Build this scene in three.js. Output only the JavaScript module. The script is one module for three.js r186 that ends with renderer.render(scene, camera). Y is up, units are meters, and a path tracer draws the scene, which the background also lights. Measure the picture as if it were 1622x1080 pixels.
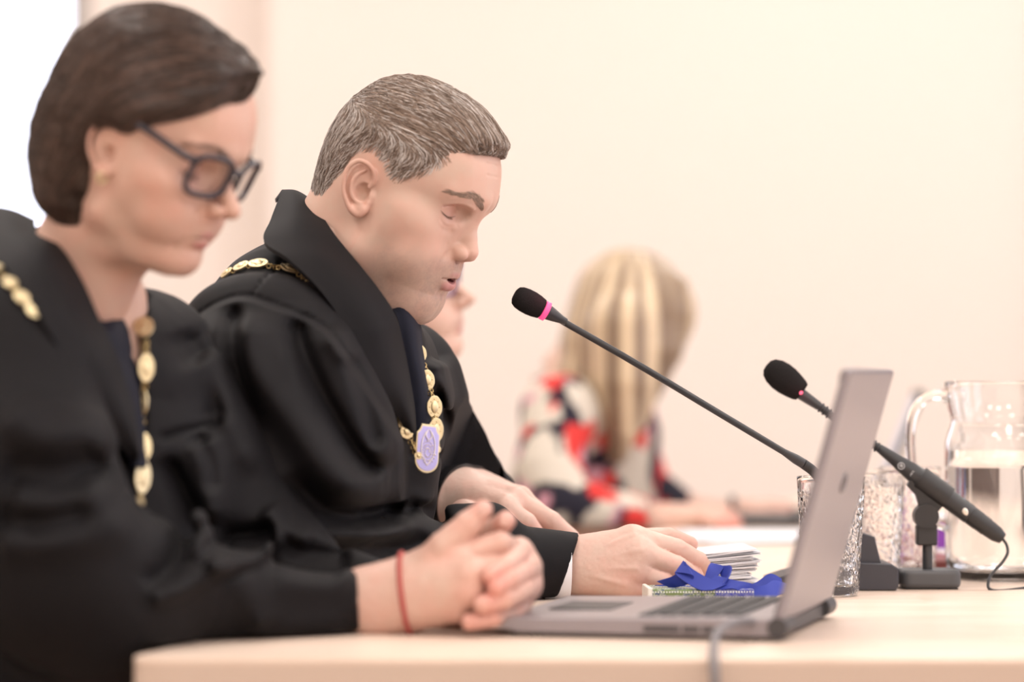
import * as THREE from 'three';
import { RoundedBoxGeometry } from 'three/addons/geometries/RoundedBoxGeometry.js';
import { RectAreaLightUniformsLib } from 'three/addons/lights/RectAreaLightUniformsLib.js';
import { mergeGeometries } from 'three/addons/utils/BufferGeometryUtils.js';

// ---------------------------------------------------------------- camera, light, exposure
const scene = new THREE.Scene();
const renderer = new THREE.WebGLRenderer();
renderer.toneMapping = THREE.LinearToneMapping;
renderer.toneMappingExposure = 1.0;
renderer.shadowMap.enabled = true;
RectAreaLightUniformsLib.init();

const TABLE = 0.75, EYE = 0.9624, FPX = 4900;           // metres, metres, focal length in pixels of the 1622 x 1080 frame
const camera = new THREE.PerspectiveCamera(2 * Math.atan(540 / FPX) * 180 / Math.PI, 1622 / 1080, 0.05, 60);
camera.position.set(0, EYE, 0);
camera.lookAt(0, EYE, -1);
camera.setViewOffset(1622, 1080, 0, -65, 1622, 1080);   // lens shifted up: the horizon lies below the middle
camera.focus = 3.03;
camera.userData.fStop = 2.4;
scene.add(camera);
scene.background = new THREE.Color(0.84, 0.86, 1.0);
scene.backgroundIntensity = 3.2;

// a point of the photograph at a depth, in metres
const at = (px, py, d) => [(px - 811) * d / FPX, EYE - (py - 605) * d / FPX, -d];
// ---------------------------------------------------------------- helpers
let seed = 7;
const rnd = () => { seed |= 0; seed = seed + 0x6D2B79F5 | 0; let t = Math.imul(seed ^ seed >>> 15, 1 | seed); t = t + Math.imul(t ^ t >>> 7, 61 | t) ^ t; return ((t ^ t >>> 14) >>> 0) / 4294967296; };
const rr = (a, b) => a + (b - a) * rnd();
const clamp = (x, a = 0, b = 1) => x < a ? a : x > b ? b : x;
const mix = (a, b, t) => a + (b - a) * t;
const sstep = (a, b, x) => { const t = clamp((x - a) / (b - a)); return t * t * (3 - 2 * t); };
const hyp = Math.hypot, sqrt = Math.sqrt;
const hash3 = (i, j, k) => { let h = Math.imul(i, 374761393) ^ Math.imul(j, 668265263) ^ Math.imul(k, 1274126177); h = Math.imul(h ^ h >>> 13, 1274126177); return ((h ^ h >>> 16) >>> 0) / 4294967296; };
function noise(x, y, z) {
  const i = Math.floor(x), j = Math.floor(y), k = Math.floor(z); let u = x - i, v = y - j, w = z - k;
  u = u * u * (3 - 2 * u); v = v * v * (3 - 2 * v); w = w * w * (3 - 2 * w);
  const a = mix(mix(mix(hash3(i, j, k), hash3(i + 1, j, k), u), mix(hash3(i, j + 1, k), hash3(i + 1, j + 1, k), u), v),
    mix(mix(hash3(i, j, k + 1), hash3(i + 1, j, k + 1), u), mix(hash3(i, j + 1, k + 1), hash3(i + 1, j + 1, k + 1), u), v), w);
  return a * 2 - 1;
}
const fbm = (x, y, z) => noise(x, y, z) * 0.6 + noise(x * 2.1 + 5, y * 2.1 + 9, z * 2.1) * 0.3 + noise(x * 4.3, y * 4.3 + 3, z * 4.3 + 7) * 0.15;

// distance fields
const smin = (a, b, k) => { const h = k - Math.abs(a - b); return (a < b ? a : b) - (h > 0 ? h * h / (4 * k) : 0); };
const smax = (a, b, k) => -smin(-a, -b, k);
const cone = (a, b) => {                                   // tapered capsule between [x, y, z, r] and [x, y, z, r]
  const [ax, ay, az, ra] = a, bx = b[0] - ax, by = b[1] - ay, bz = b[2] - az, dr = b[3] - ra, q = 1 / (bx * bx + by * by + bz * bz + 1e-12);
  return (x, y, z) => { x -= ax; y -= ay; z -= az; let h = (x * bx + y * by + z * bz) * q; h = h < 0 ? 0 : h > 1 ? 1 : h; x -= h * bx; y -= h * by; z -= h * bz; return sqrt(x * x + y * y + z * z) - ra - h * dr; };
};
const chain = (pts, k = 0) => {
  const s = []; for (let i = 1; i < pts.length; i++) s.push(cone(pts[i - 1], pts[i]));
  return (x, y, z) => { let d = s[0](x, y, z); for (let i = 1; i < s.length; i++) { const e = s[i](x, y, z); d = k ? smin(d, e, k) : e < d ? e : d; } return d; };
};
const ell = (cx, cy, cz, a, b, c) => {
  const ia = 1 / a, ib = 1 / b, ic = 1 / c;
  return (x, y, z) => { x = (x - cx) * ia; y = (y - cy) * ib; z = (z - cz) * ic; const k0 = sqrt(x * x + y * y + z * z); x *= ia; y *= ib; z *= ic; const k1 = sqrt(x * x + y * y + z * z) + 1e-9; return k0 * (k0 - 1) / k1; };
};
const poly2 = (pts) => {                                   // signed distance to a polygon
  const n = pts.length;
  return (x, y) => {
    let d = 1e18, s = 1;
    for (let i = 0, j = n - 1; i < n; j = i, i++) {
      const ex = pts[j][0] - pts[i][0], ey = pts[j][1] - pts[i][1], wx = x - pts[i][0], wy = y - pts[i][1];
      const h = clamp((wx * ex + wy * ey) / (ex * ex + ey * ey)), bx = wx - ex * h, by = wy - ey * h, e = bx * bx + by * by;
      if (e < d) d = e;
      const c1 = y >= pts[i][1], c2 = y < pts[j][1], c3 = ex * wy > ey * wx;
      if ((c1 && c2 && c3) || (!c1 && !c2 && !c3)) s = -s;
    }
    return s * sqrt(d);
  };
};
const line2 = (pts) => {                                   // distance to a polyline in a plane, and how far along
  return (x, y) => {
    let d = 1e18, t = 0;
    for (let i = 1; i < pts.length; i++) {
      const ax = pts[i - 1][0], ay = pts[i - 1][1], ex = pts[i][0] - ax, ey = pts[i][1] - ay, wx = x - ax, wy = y - ay;
      const h = clamp((wx * ex + wy * ey) / (ex * ex + ey * ey + 1e-12)), bx = wx - ex * h, by = wy - ey * h, e = bx * bx + by * by;
      if (e < d) { d = e; t = (i - 1 + h) / (pts.length - 1); }
    }
    return [sqrt(d), t];
  };
};
const spline1 = (xs, ys) => (x) => {                       // smooth interpolation of a table
  const n = xs.length; if (x <= xs[0]) return ys[0]; if (x >= xs[n - 1]) return ys[n - 1];
  let i = 0; while (x > xs[i + 1]) i++;
  const t = (x - xs[i]) / (xs[i + 1] - xs[i]);
  return mix(ys[i], ys[i + 1], t * t * (3 - 2 * t));
};
function smooth(pts, per = 6) {                            // Catmull-Rom through points
  const c = new THREE.CatmullRomCurve3(pts.map(p => new THREE.Vector3(p[0], p[1], p[2] || 0)), false, 'centripetal');
  return c.getPoints((pts.length - 1) * per);
}

// mesh of a field's zero surface (surface nets); only blocks near the surface are read
function isosurface(F, lo, hi, h, color) {
  const n = [0, 1, 2].map(i => Math.ceil((hi[i] - lo[i]) / h) + 2), [nx, ny, nz] = n;
  const val = new Float32Array(nx * ny * nz).fill(1e6), B = 8, live = [];
  const id = (i, j, k) => (k * ny + j) * nx + i;
  const X = i => lo[0] + (i - 0.5) * h, Y = j => lo[1] + (j - 0.5) * h, Z = k => lo[2] + (k - 0.5) * h;
  const reach = h * B * 0.87 * 1.25 + h * 2;
  for (let k0 = 0; k0 < nz - 1; k0 += B) for (let j0 = 0; j0 < ny - 1; j0 += B) for (let i0 = 0; i0 < nx - 1; i0 += B) {
    if (Math.abs(F(X(i0 + B / 2), Y(j0 + B / 2), Z(k0 + B / 2))) > reach) continue;
    live.push(i0, j0, k0);
    for (let k = k0; k <= k0 + B && k < nz; k++) for (let j = j0; j <= j0 + B && j < ny; j++) for (let i = i0; i <= i0 + B && i < nx; i++) {
      const q = id(i, j, k); if (val[q] === 1e6) val[q] = F(X(i), Y(j), Z(k));
    }
  }
  const vert = new Map(), P = [], I = [];
  const C = [[0, 0, 0], [1, 0, 0], [0, 1, 0], [1, 1, 0], [0, 0, 1], [1, 0, 1], [0, 1, 1], [1, 1, 1]];
  const E = [[0, 1], [0, 2], [0, 4], [1, 3], [1, 5], [2, 3], [2, 6], [3, 7], [4, 5], [4, 6], [5, 7], [6, 7]];
  const v8 = new Float32Array(8);
  for (let b = 0; b < live.length; b += 3) for (let k = live[b + 2]; k < live[b + 2] + B && k < nz - 1; k++) for (let j = live[b + 1]; j < live[b + 1] + B && j < ny - 1; j++) for (let i = live[b]; i < live[b] + B && i < nx - 1; i++) {
    let m = 0; for (let c = 0; c < 8; c++) { v8[c] = val[id(i + C[c][0], j + C[c][1], k + C[c][2])]; if (v8[c] < 0) m++; }
    if (m === 0 || m === 8) continue;
    let sx = 0, sy = 0, sz = 0, q = 0;
    for (const [a, c] of E) if ((v8[a] < 0) !== (v8[c] < 0)) { const t = v8[a] / (v8[a] - v8[c]); sx += mix(C[a][0], C[c][0], t); sy += mix(C[a][1], C[c][1], t); sz += mix(C[a][2], C[c][2], t); q++; }
    vert.set(id(i, j, k), P.length / 3); P.push(X(i) + sx / q * h, Y(j) + sy / q * h, Z(k) + sz / q * h);
  }
  for (let b = 0; b < live.length; b += 3) for (let k = Math.max(1, live[b + 2]); k < live[b + 2] + B && k < nz - 1; k++) for (let j = Math.max(1, live[b + 1]); j < live[b + 1] + B && j < ny - 1; j++) for (let i = Math.max(1, live[b]); i < live[b] + B && i < nx - 1; i++) {
    const a = val[id(i, j, k)] < 0;
    const quad = (p, q, r, s, flip) => { p = vert.get(p); q = vert.get(q); r = vert.get(r); s = vert.get(s); if (p === undefined || q === undefined || r === undefined || s === undefined) return; flip ? I.push(p, r, q, p, s, r) : I.push(p, q, r, p, r, s); };
    if (a !== val[id(i + 1, j, k)] < 0) quad(id(i, j - 1, k - 1), id(i, j, k - 1), id(i, j, k), id(i, j - 1, k), !a);
    if (a !== val[id(i, j + 1, k)] < 0) quad(id(i - 1, j, k - 1), id(i - 1, j, k), id(i, j, k), id(i, j, k - 1), !a);
    if (a !== val[id(i, j, k + 1)] < 0) quad(id(i - 1, j - 1, k), id(i, j - 1, k), id(i, j, k), id(i - 1, j, k), !a);
  }
  const N = new Float32Array(P.length), col = color ? new Float32Array(P.length) : null, e = h * 0.5, c3 = [0, 0, 0];
  for (let v = 0; v < P.length; v += 3) {
    let x = P[v], y = P[v + 1], z = P[v + 2];
    for (let pass = 0; pass < 2; pass++) {
      let gx = F(x + e, y, z) - F(x - e, y, z), gy = F(x, y + e, z) - F(x, y - e, z), gz = F(x, y, z + e) - F(x, y, z - e);
      const L = hyp(gx, gy, gz) || 1; gx /= L; gy /= L; gz /= L;
      if (pass === 0) { const d = clamp(F(x, y, z) * Math.min(1, 2 * e / L), -h * 0.4, h * 0.4); x -= gx * d; y -= gy * d; z -= gz * d; P[v] = x; P[v + 1] = y; P[v + 2] = z; }
      else { N[v] = gx; N[v + 1] = gy; N[v + 2] = gz; }
      if (pass === 0) continue;
    }
    if (col) { color(x, y, z, c3); col[v] = c3[0]; col[v + 1] = c3[1]; col[v + 2] = c3[2]; }
  }
  const g = new THREE.BufferGeometry();
  g.setAttribute('position', new THREE.Float32BufferAttribute(P, 3));
  g.setAttribute('normal', new THREE.BufferAttribute(N, 3));
  if (col) g.setAttribute('color', new THREE.BufferAttribute(col, 3));
  g.setIndex(I);
  return g;
}
const bare = (g, keepColor) => { for (const k of Object.keys(g.attributes)) if (k !== 'position' && k !== 'normal' && !(keepColor && k === 'color')) g.deleteAttribute(k); return g.index ? g : indexed(g); };
const indexed = g => { g.setIndex([...Array(g.attributes.position.count).keys()]); return g; };
const join = (list, keepColor) => mergeGeometries(list.map(g => bare(g, keepColor)));
const tint = (g, c) => { const n = g.attributes.position.count, a = new Float32Array(n * 3); for (let i = 0; i < n; i++) { a[i * 3] = c[0]; a[i * 3 + 1] = c[1]; a[i * 3 + 2] = c[2]; } g.setAttribute('color', new THREE.BufferAttribute(a, 3)); return g; };

// a sheet through rows of control points, with a thickness
function sheet(rows, th, nu = 40, nv = 16, closed = false, bulge) {
  const curves = rows.map(r => new THREE.CatmullRomCurve3(r.map(p => new THREE.Vector3(...p)), false, 'centripetal'));
  const G = [];
  const tmp = curves.map(c => c.getPoints(nu));
  for (let i = 0; i <= nu; i++) {
    const c = rows.length > 2 ? new THREE.CatmullRomCurve3(tmp.map(t => t[i]), closed, 'centripetal').getPoints(nv) : Array.from({ length: nv + 1 }, (_, k) => tmp[0][i].clone().lerp(tmp[1][i], k / nv));
    G.push(c);
  }
  return thicken(G, th, closed);
}
function thicken(G, th, closedV = false) {
  const nu = G.length - 1, nv = G[0].length - 1, P = [], uv = [], I = [], Nn = [];
  const nrm = [];
  for (let i = 0; i <= nu; i++) { nrm.push([]); for (let j = 0; j <= nv; j++) {
    const a = G[Math.min(i + 1, nu)][j].clone().sub(G[Math.max(i - 1, 0)][j]);
    const jm = closedV ? (j - 1 + nv) % nv : Math.max(j - 1, 0), jp = closedV ? (j + 1) % nv : Math.min(j + 1, nv);
    const b = G[i][jp].clone().sub(G[i][jm]);
    nrm[i].push(a.cross(b).normalize());
  } }
  const W = nv + 1, half = (nu + 1) * W;
  for (const s of [1, -1]) for (let i = 0; i <= nu; i++) for (let j = 0; j <= nv; j++) { const p = G[i][j].clone().addScaledVector(nrm[i][j], s * th / 2); P.push(p.x, p.y, p.z); Nn.push(nrm[i][j].x * s, nrm[i][j].y * s, nrm[i][j].z * s); uv.push(i / nu, j / nv); }
  for (let i = 0; i < nu; i++) for (let j = 0; j < nv; j++) { const a = i * W + j, b = a + 1, c = a + W, d = c + 1; I.push(a, c, b, b, c, d, half + a, half + b, half + c, half + b, half + d, half + c); }
  const rim = (list) => { for (let k = 0; k + 1 < list.length; k++) {   // separate vertices so that the edge stays crisp
    const q = [list[k], list[k + 1], list[k] + half, list[k + 1] + half], base = P.length / 3;
    const v = q.map(x => new THREE.Vector3(P[x * 3], P[x * 3 + 1], P[x * 3 + 2])), nn = v[1].clone().sub(v[0]).cross(v[2].clone().sub(v[0])).normalize();
    v.forEach(p => { P.push(p.x, p.y, p.z); Nn.push(nn.x, nn.y, nn.z); uv.push(0, 0); }); I.push(base, base + 1, base + 2, base + 1, base + 3, base + 2); } };
  const rng = (n, f) => Array.from({ length: n }, (_, k) => f(k));
  if (!closedV) { rim(rng(nu + 1, i => i * W)); rim(rng(nu + 1, i => i * W + nv)); }
  rim(rng(W, j => j)); rim(rng(W, j => nu * W + j));
  const g = new THREE.BufferGeometry();
  g.setAttribute('position', new THREE.Float32BufferAttribute(P, 3)); g.setAttribute('normal', new THREE.Float32BufferAttribute(Nn, 3)); g.setAttribute('uv', new THREE.Float32BufferAttribute(uv, 2)); g.setIndex(I);
  return g;
}
// tube along points with a radius per point (number or function of 0..1)
function tube(pts, r, seg = 10, per = 6, smoothIt = true) {
  const V = smoothIt ? smooth(pts, per) : pts.map(p => new THREE.Vector3(...p)), n = V.length, P = [], N = [], I = [], uv = [];
  const rad = t => typeof r === 'function' ? r(t) : Array.isArray(r) ? r[0] + (r[1] - r[0]) * t : r;
  let t0 = V[1].clone().sub(V[0]).normalize(), u = new THREE.Vector3(0.31, 0.83, 0.47).cross(t0).normalize();
  for (let i = 0; i < n; i++) {
    const t = V[Math.min(i + 1, n - 1)].clone().sub(V[Math.max(i - 1, 0)]).normalize(); u.sub(t.clone().multiplyScalar(u.dot(t))).normalize(); const w = t.clone().cross(u), R = rad(i / (n - 1));
    for (let k = 0; k <= seg; k++) { const a = k / seg * Math.PI * 2, d = u.clone().multiplyScalar(Math.cos(a)).addScaledVector(w, Math.sin(a)); P.push(V[i].x + d.x * R, V[i].y + d.y * R, V[i].z + d.z * R); N.push(d.x, d.y, d.z); uv.push(k / seg, i / (n - 1)); }
  }
  for (let i = 0; i < n - 1; i++) for (let k = 0; k < seg; k++) { const a = i * (seg + 1) + k, b = a + 1, c = a + seg + 1, d = c + 1; I.push(a, b, c, b, d, c); }
  for (const [i, s] of [[0, -1], [n - 1, 1]]) { const t = V[Math.min(i + 1, n - 1)].clone().sub(V[Math.max(i - 1, 0)]).normalize().multiplyScalar(s), base = P.length / 3; P.push(V[i].x, V[i].y, V[i].z); N.push(t.x, t.y, t.z); uv.push(0, 0);
    for (let k = 0; k <= seg; k++) { const q = (i * (seg + 1) + k) * 3; P.push(P[q], P[q + 1], P[q + 2]); N.push(t.x, t.y, t.z); uv.push(0, 0); }
    for (let k = 0; k < seg; k++) s > 0 ? I.push(base, base + 1 + k, base + 2 + k) : I.push(base, base + 2 + k, base + 1 + k); }
  const g = new THREE.BufferGeometry();
  g.setAttribute('position', new THREE.Float32BufferAttribute(P, 3)); g.setAttribute('normal', new THREE.Float32BufferAttribute(N, 3)); g.setAttribute('uv', new THREE.Float32BufferAttribute(uv, 2)); g.setIndex(I);
  return g;
}
const lathe = (pts, seg = 48) => new THREE.LatheGeometry(pts.map(p => new THREE.Vector2(p[0], p[1])), seg);
const rbox = (w, h, d, r = 0.002, s = 3) => new RoundedBoxGeometry(w, h, d, s, Math.min(r, w / 2.01, h / 2.01, d / 2.01));
const moved = (g, x, y, z, rx = 0, ry = 0, rz = 0) => { g.applyMatrix4(new THREE.Matrix4().makeRotationFromEuler(new THREE.Euler(rx, ry, rz, 'YXZ')).setPosition(x, y, z)); return g; };

// hair strands that lie on a field, combed along a flow
function strands(F, seeds, flow, opt) {
  const P = [], N = [], I = [], Cc = [], seg = 3; const { steps = 6, len = 30, r = 0.3, lift = 0.6, jitter = 0.15, colors, mask } = opt;
  const grad = (x, y, z) => { const e = 0.8; let gx = F(x + e, y, z) - F(x - e, y, z), gy = F(x, y + e, z) - F(x, y - e, z), gz = F(x, y, z + e) - F(x, y, z - e); const L = hyp(gx, gy, gz) || 1; return [gx / L, gy / L, gz / L]; };
  for (const s of seeds) {
    let [x, y, z] = s; const c = colors(x, y, z), path = []; const L = len * rr(0.6, 1.3) / steps, off = lift * rr(0.2, 1), jx = rr(-jitter, jitter), jy = rr(-jitter, jitter), jz = rr(-jitter, jitter);
    for (let k = 0; k <= steps; k++) {
      const g = grad(x, y, z), d = F(x, y, z) - off * (1 - 0.3 * k / steps); x -= g[0] * d; y -= g[1] * d; z -= g[2] * d;
      if (mask && k > 0 && !mask(x, y, z)) break;
      path.push([x, y, z, g]);
      let f = flow(x, y, z); f = [f[0] + jx, f[1] + jy, f[2] + jz]; const q = f[0] * g[0] + f[1] * g[1] + f[2] * g[2]; f[0] -= q * g[0]; f[1] -= q * g[1]; f[2] -= q * g[2]; const m = L / (hyp(...f) || 1);
      x += f[0] * m; y += f[1] * m; z += f[2] * m;
    }
    if (path.length < 3) continue;
    const base = P.length / 3, n = path.length;
    for (let i = 0; i < n; i++) {
      const [px, py, pz, g] = path[i], a = path[Math.max(0, i - 1)], b = path[Math.min(n - 1, i + 1)]; let tx = b[0] - a[0], ty = b[1] - a[1], tz = b[2] - a[2]; const tl = hyp(tx, ty, tz) || 1; tx /= tl; ty /= tl; tz /= tl;
      const sx = ty * g[2] - tz * g[1], sy = tz * g[0] - tx * g[2], sz = tx * g[1] - ty * g[0], R = r * (1 - 0.75 * Math.pow(Math.abs(i / (n - 1) * 2 - 0.8) / 1.2, 2));
      for (let k = 0; k < seg; k++) { const an = k / seg * 6.2832 + 0.5, ca = Math.cos(an), sa = Math.sin(an), dx = sx * ca + g[0] * sa, dy = sy * ca + g[1] * sa, dz = sz * ca + g[2] * sa; P.push(px + dx * R, py + dy * R, pz + dz * R); N.push(dx, dy, dz); Cc.push(c[0], c[1], c[2]); }
    }
    for (let i = 0; i < n - 1; i++) for (let k = 0; k < seg; k++) { const k2 = (k + 1) % seg, a = base + i * seg + k, b = base + i * seg + k2; I.push(a, a + seg, b, b, a + seg, b + seg); }
  }
  const g = new THREE.BufferGeometry();
  g.setAttribute('position', new THREE.Float32BufferAttribute(P, 3)); g.setAttribute('normal', new THREE.Float32BufferAttribute(N, 3)); g.setAttribute('color', new THREE.Float32BufferAttribute(Cc, 3)); g.setIndex(I);
  return g;
}
// random points on a mesh that pass a test
function sprinkle(g, count, test) {
  const p = g.attributes.position.array, ix = g.index.array, n = ix.length / 3, cum = new Float64Array(n); let a = 0;
  for (let t = 0; t < n; t++) { const i = ix[t * 3] * 3, j = ix[t * 3 + 1] * 3, k = ix[t * 3 + 2] * 3, ux = p[j] - p[i], uy = p[j + 1] - p[i + 1], uz = p[j + 2] - p[i + 2], vx = p[k] - p[i], vy = p[k + 1] - p[i + 1], vz = p[k + 2] - p[i + 2]; a += hyp(uy * vz - uz * vy, uz * vx - ux * vz, ux * vy - uy * vx); cum[t] = a; }
  const out = []; let tries = 0;
  while (out.length < count && tries++ < count * 20) {
    const q = rnd() * a; let lo = 0, hi = n - 1; while (lo < hi) { const m = lo + hi >> 1; cum[m] < q ? lo = m + 1 : hi = m; }
    let u = rnd(), v = rnd(); if (u + v > 1) { u = 1 - u; v = 1 - v; } const i = ix[lo * 3] * 3, j = ix[lo * 3 + 1] * 3, k = ix[lo * 3 + 2] * 3;
    const s = [0, 1, 2].map(c => p[i + c] + u * (p[j + c] - p[i + c]) + v * (p[k + c] - p[i + c])); if (!test || test(...s)) out.push(s);
  }
  return out;
}

// scene graph
const taken = {};
const numbered = n => { const k = taken[n] = (taken[n] ?? -1) + 1; return k ? n + '_' + String(k).padStart(3, '0') : n; };
function shadows(o) { o.traverse(m => { if (m.isMesh) { m.castShadow = true; m.receiveShadow = true; } }); return o; }
function thing(name, label, category, pos = [0, 0, 0], turn = 0, group) {
  const o = new THREE.Group(); o.name = numbered(name); o.position.set(...pos); o.rotation.y = turn; o.userData = { label, category }; if (group) o.userData.group = group; scene.add(o); return o;
}
function part(name, g, m, parent, label) { const o = new THREE.Mesh(g, m); o.name = name; o.castShadow = o.receiveShadow = true; if (label) o.userData.label = label; parent.add(o); return o; }
function single(name, g, m, label, category, pos = [0, 0, 0], turn = 0, group) { const o = part(numbered(name), g, m, scene); o.position.set(...pos); o.rotation.y = turn; o.userData = { label, category }; if (group) o.userData.group = group; return o; }
function struct(name, g, m) { const o = part(name, g, m, scene); o.userData.kind = 'structure'; return o; }
function dataTex(w, h, f, srgb = true, repeat) {
  const d = new Uint8Array(w * h * 4); for (let j = 0; j < h; j++) for (let i = 0; i < w; i++) { const c = f(i / w, j / h, i, j), q = (j * w + i) * 4; d[q] = clamp(c[0]) * 255; d[q + 1] = clamp(c[1]) * 255; d[q + 2] = clamp(c[2]) * 255; d[q + 3] = 255; }
  const t = new THREE.DataTexture(d, w, h); t.magFilter = THREE.LinearFilter; t.minFilter = THREE.LinearFilter; t.wrapS = t.wrapT = THREE.RepeatWrapping; if (srgb) t.colorSpace = THREE.SRGBColorSpace; if (repeat) t.repeat.set(...repeat); t.needsUpdate = true; return t;
}
const std = (c, rough = 0.6, o = {}) => new THREE.MeshPhysicalMaterial({ color: c, roughness: rough, ...o });
// ---------------------------------------------------------------- the room
const plasterTex = dataTex(512, 512, (u, v, i, j) => { const n = 0.5 + 0.25 * noise(i / 3, j / 3, 1) + 0.25 * noise(i / 11, j / 11, 2); return [n, n, n]; }, false, [1, 1]);
const wallMat = std(new THREE.Color(0.835, 0.745, 0.685), 0.85, { bumpMap: plasterTex, bumpScale: 0.0006 });
const ceilMat = std(new THREE.Color(0.85, 0.84, 0.82), 0.9);
const floorMat = std(new THREE.Color(0.42, 0.33, 0.26), 0.55);
const whitePaint = std(new THREE.Color(0.8, 0.8, 0.78), 0.4);
const RX0 = -2.0, RX1 = 3.4, RZ0 = -7.0, RZ1 = 2.2, RH = 2.9, TH = 0.2, JOG = -0.55, RZ00 = -7.12;
const box = (x0, x1, y0, y1, z0, z1) => { const g = new THREE.BoxGeometry(x1 - x0, y1 - y0, z1 - z0); g.translate((x0 + x1) / 2, (y0 + y1) / 2, (z0 + z1) / 2); const p = g.attributes.position, n = g.attributes.normal, uv = g.attributes.uv; for (let i = 0; i < p.count; i++) { const ax = Math.abs(n.getX(i)), ay = Math.abs(n.getY(i)); ax > 0.5 ? uv.setXY(i, p.getZ(i), p.getY(i)) : ay > 0.5 ? uv.setXY(i, p.getX(i), p.getZ(i)) : uv.setXY(i, p.getX(i), p.getY(i)); } return g; };
const joinUV = list => mergeGeometries(list);
struct('floor', box(RX0 - TH, RX1 + TH, -TH, 0, RZ00 - TH, RZ1 + TH), floorMat);
struct('ceiling', box(RX0 - TH, RX1 + TH, RH, RH + TH, RZ00 - TH, RZ1 + TH), ceilMat);
struct('wall_back', joinUV([box(JOG, RX1 + TH, 0, RH, RZ0 - TH, RZ0), box(JOG, JOG + 0.12, 0, RH, RZ00 - TH, RZ0 - TH)]), wallMat);
const W1 = [-1.85, -0.97, 0.92, 2.5];                       // the window in the set-back piece of the back wall
struct('wall_alcove', joinUV([box(RX0 - TH, W1[0], 0, RH, RZ00 - TH, RZ00), box(W1[1], JOG, 0, RH, RZ00 - TH, RZ00), box(W1[0], W1[1], 0, W1[2], RZ00 - TH, RZ00), box(W1[0], W1[1], W1[3], RH, RZ00 - TH, RZ00)]), wallMat);
struct('wall_left', box(RX0 - TH, RX0, 0, RH, RZ00, RZ1), wallMat);
struct('wall_front', box(RX0 - TH, RX1 + TH, 0, RH, RZ1, RZ1 + TH), wallMat);
const RW = [[-5.9, -4.3], [-3.7, -2.1], [-1.5, 0.1]], RY = [0.9, 2.45];   // three windows in the right wall
{
  const g = [box(RX1, RX1 + TH, 0, RY[0], RZ0, RZ1), box(RX1, RX1 + TH, RY[1], RH, RZ0, RZ1)]; let z = RZ0;
  for (const [a, b] of RW) { g.push(box(RX1, RX1 + TH, RY[0], RY[1], z, a)); z = b; } g.push(box(RX1, RX1 + TH, RY[0], RY[1], z, RZ1));
  struct('wall_right', joinUV(g), wallMat);
}
const paneMat = new THREE.MeshPhysicalMaterial({ color: 0xffffff, roughness: 0.02, transmission: 1, thickness: 0, ior: 1.5 });
const frameGrey = std(new THREE.Color(0.45, 0.42, 0.4), 0.5);
function windowAt(n, w, h, pos, turn, mat) {
  const o = new THREE.Group(); o.name = 'window_' + n; o.position.set(...pos); o.rotation.y = turn; o.userData.kind = 'structure'; scene.add(o);
  const f = 0.05, d = 0.07, bar = (a, b, c, e) => { const g = new THREE.BoxGeometry(a, b, d); g.translate(c, e, 0); return g; };
  part('window_frame', joinUV([bar(w, f, 0, h / 2 - f / 2), bar(w, f, 0, -h / 2 + f / 2), bar(f, h - 2 * f, -w / 2 + f / 2, 0), bar(f, h - 2 * f, w / 2 - f / 2, 0), bar(f, h - 2 * f, 0, 0)]), mat, o);
  for (const s of [-1, 1]) { const g = new THREE.PlaneGeometry(w / 2 - 1.5 * f, h - 2 * f); g.translate(s * (w / 4 - f / 4), 0, 0); part('pane', g, paneMat, o); }
  return o;
}
windowAt(1, W1[1] - W1[0], W1[3] - W1[2], [(W1[0] + W1[1]) / 2, (W1[2] + W1[3]) / 2, RZ00 - 0.06], 0, frameGrey);
RW.forEach(([a, b], i) => windowAt(i + 2, b - a, RY[1] - RY[0], [RX1 + 0.1, (RY[0] + RY[1]) / 2, (a + b) / 2], Math.PI / 2, whitePaint));
struct('baseboard_back', joinUV([box(JOG, 1.24, 0, 0.08, RZ0, RZ0 + 0.015)]), whitePaint);

// ceiling panels: a glowing diffuser in a frame, and an area light of its size just below it
const PANELS = []; for (const z of [-5.8, -4.0, -2.2, -0.4, 1.2]) for (const x of [-1.1, 0.7, 2.4]) PANELS.push([x, z]);
const diffuserMat = new THREE.MeshStandardMaterial({ color: 0xffffff, emissive: new THREE.Color(1, 0.96, 0.91), emissiveIntensity: 1.5 });
PANELS.forEach(([x, z], i) => {
  const o = thing('ceiling_light', 'square white ceiling light panel, ' + ['first', 'second', 'third', 'fourth', 'fifth'][Math.floor(i / 3)] + ' row from the back wall, ' + ['left', 'middle', 'right'][i % 3] + ' column', 'lamp', [x, RH - 0.03, z], 0, 'ceiling light panels above the frame');
  const s = 0.6, f = 0.025;
  part('frame', joinUV([box(-s / 2, s / 2, 0, 0.028, -s / 2, -s / 2 + f), box(-s / 2, s / 2, 0, 0.028, s / 2 - f, s / 2), box(-s / 2, -s / 2 + f, 0, 0.028, -s / 2 + f, s / 2 - f), box(s / 2 - f, s / 2, 0, 0.028, -s / 2 + f, s / 2 - f)]), whitePaint, o);
  part('diffuser', box(-s / 2 + f, s / 2 - f, 0.01, 0.02, -s / 2 + f, s / 2 - f), diffuserMat, o);
  const l = new THREE.RectAreaLight(new THREE.Color(1, 0.95, 0.90), 16.5, s - 2 * f, s - 2 * f); l.position.set(x, RH - 0.035, z); l.lookAt(x, 0, z); scene.add(l);
});

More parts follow.
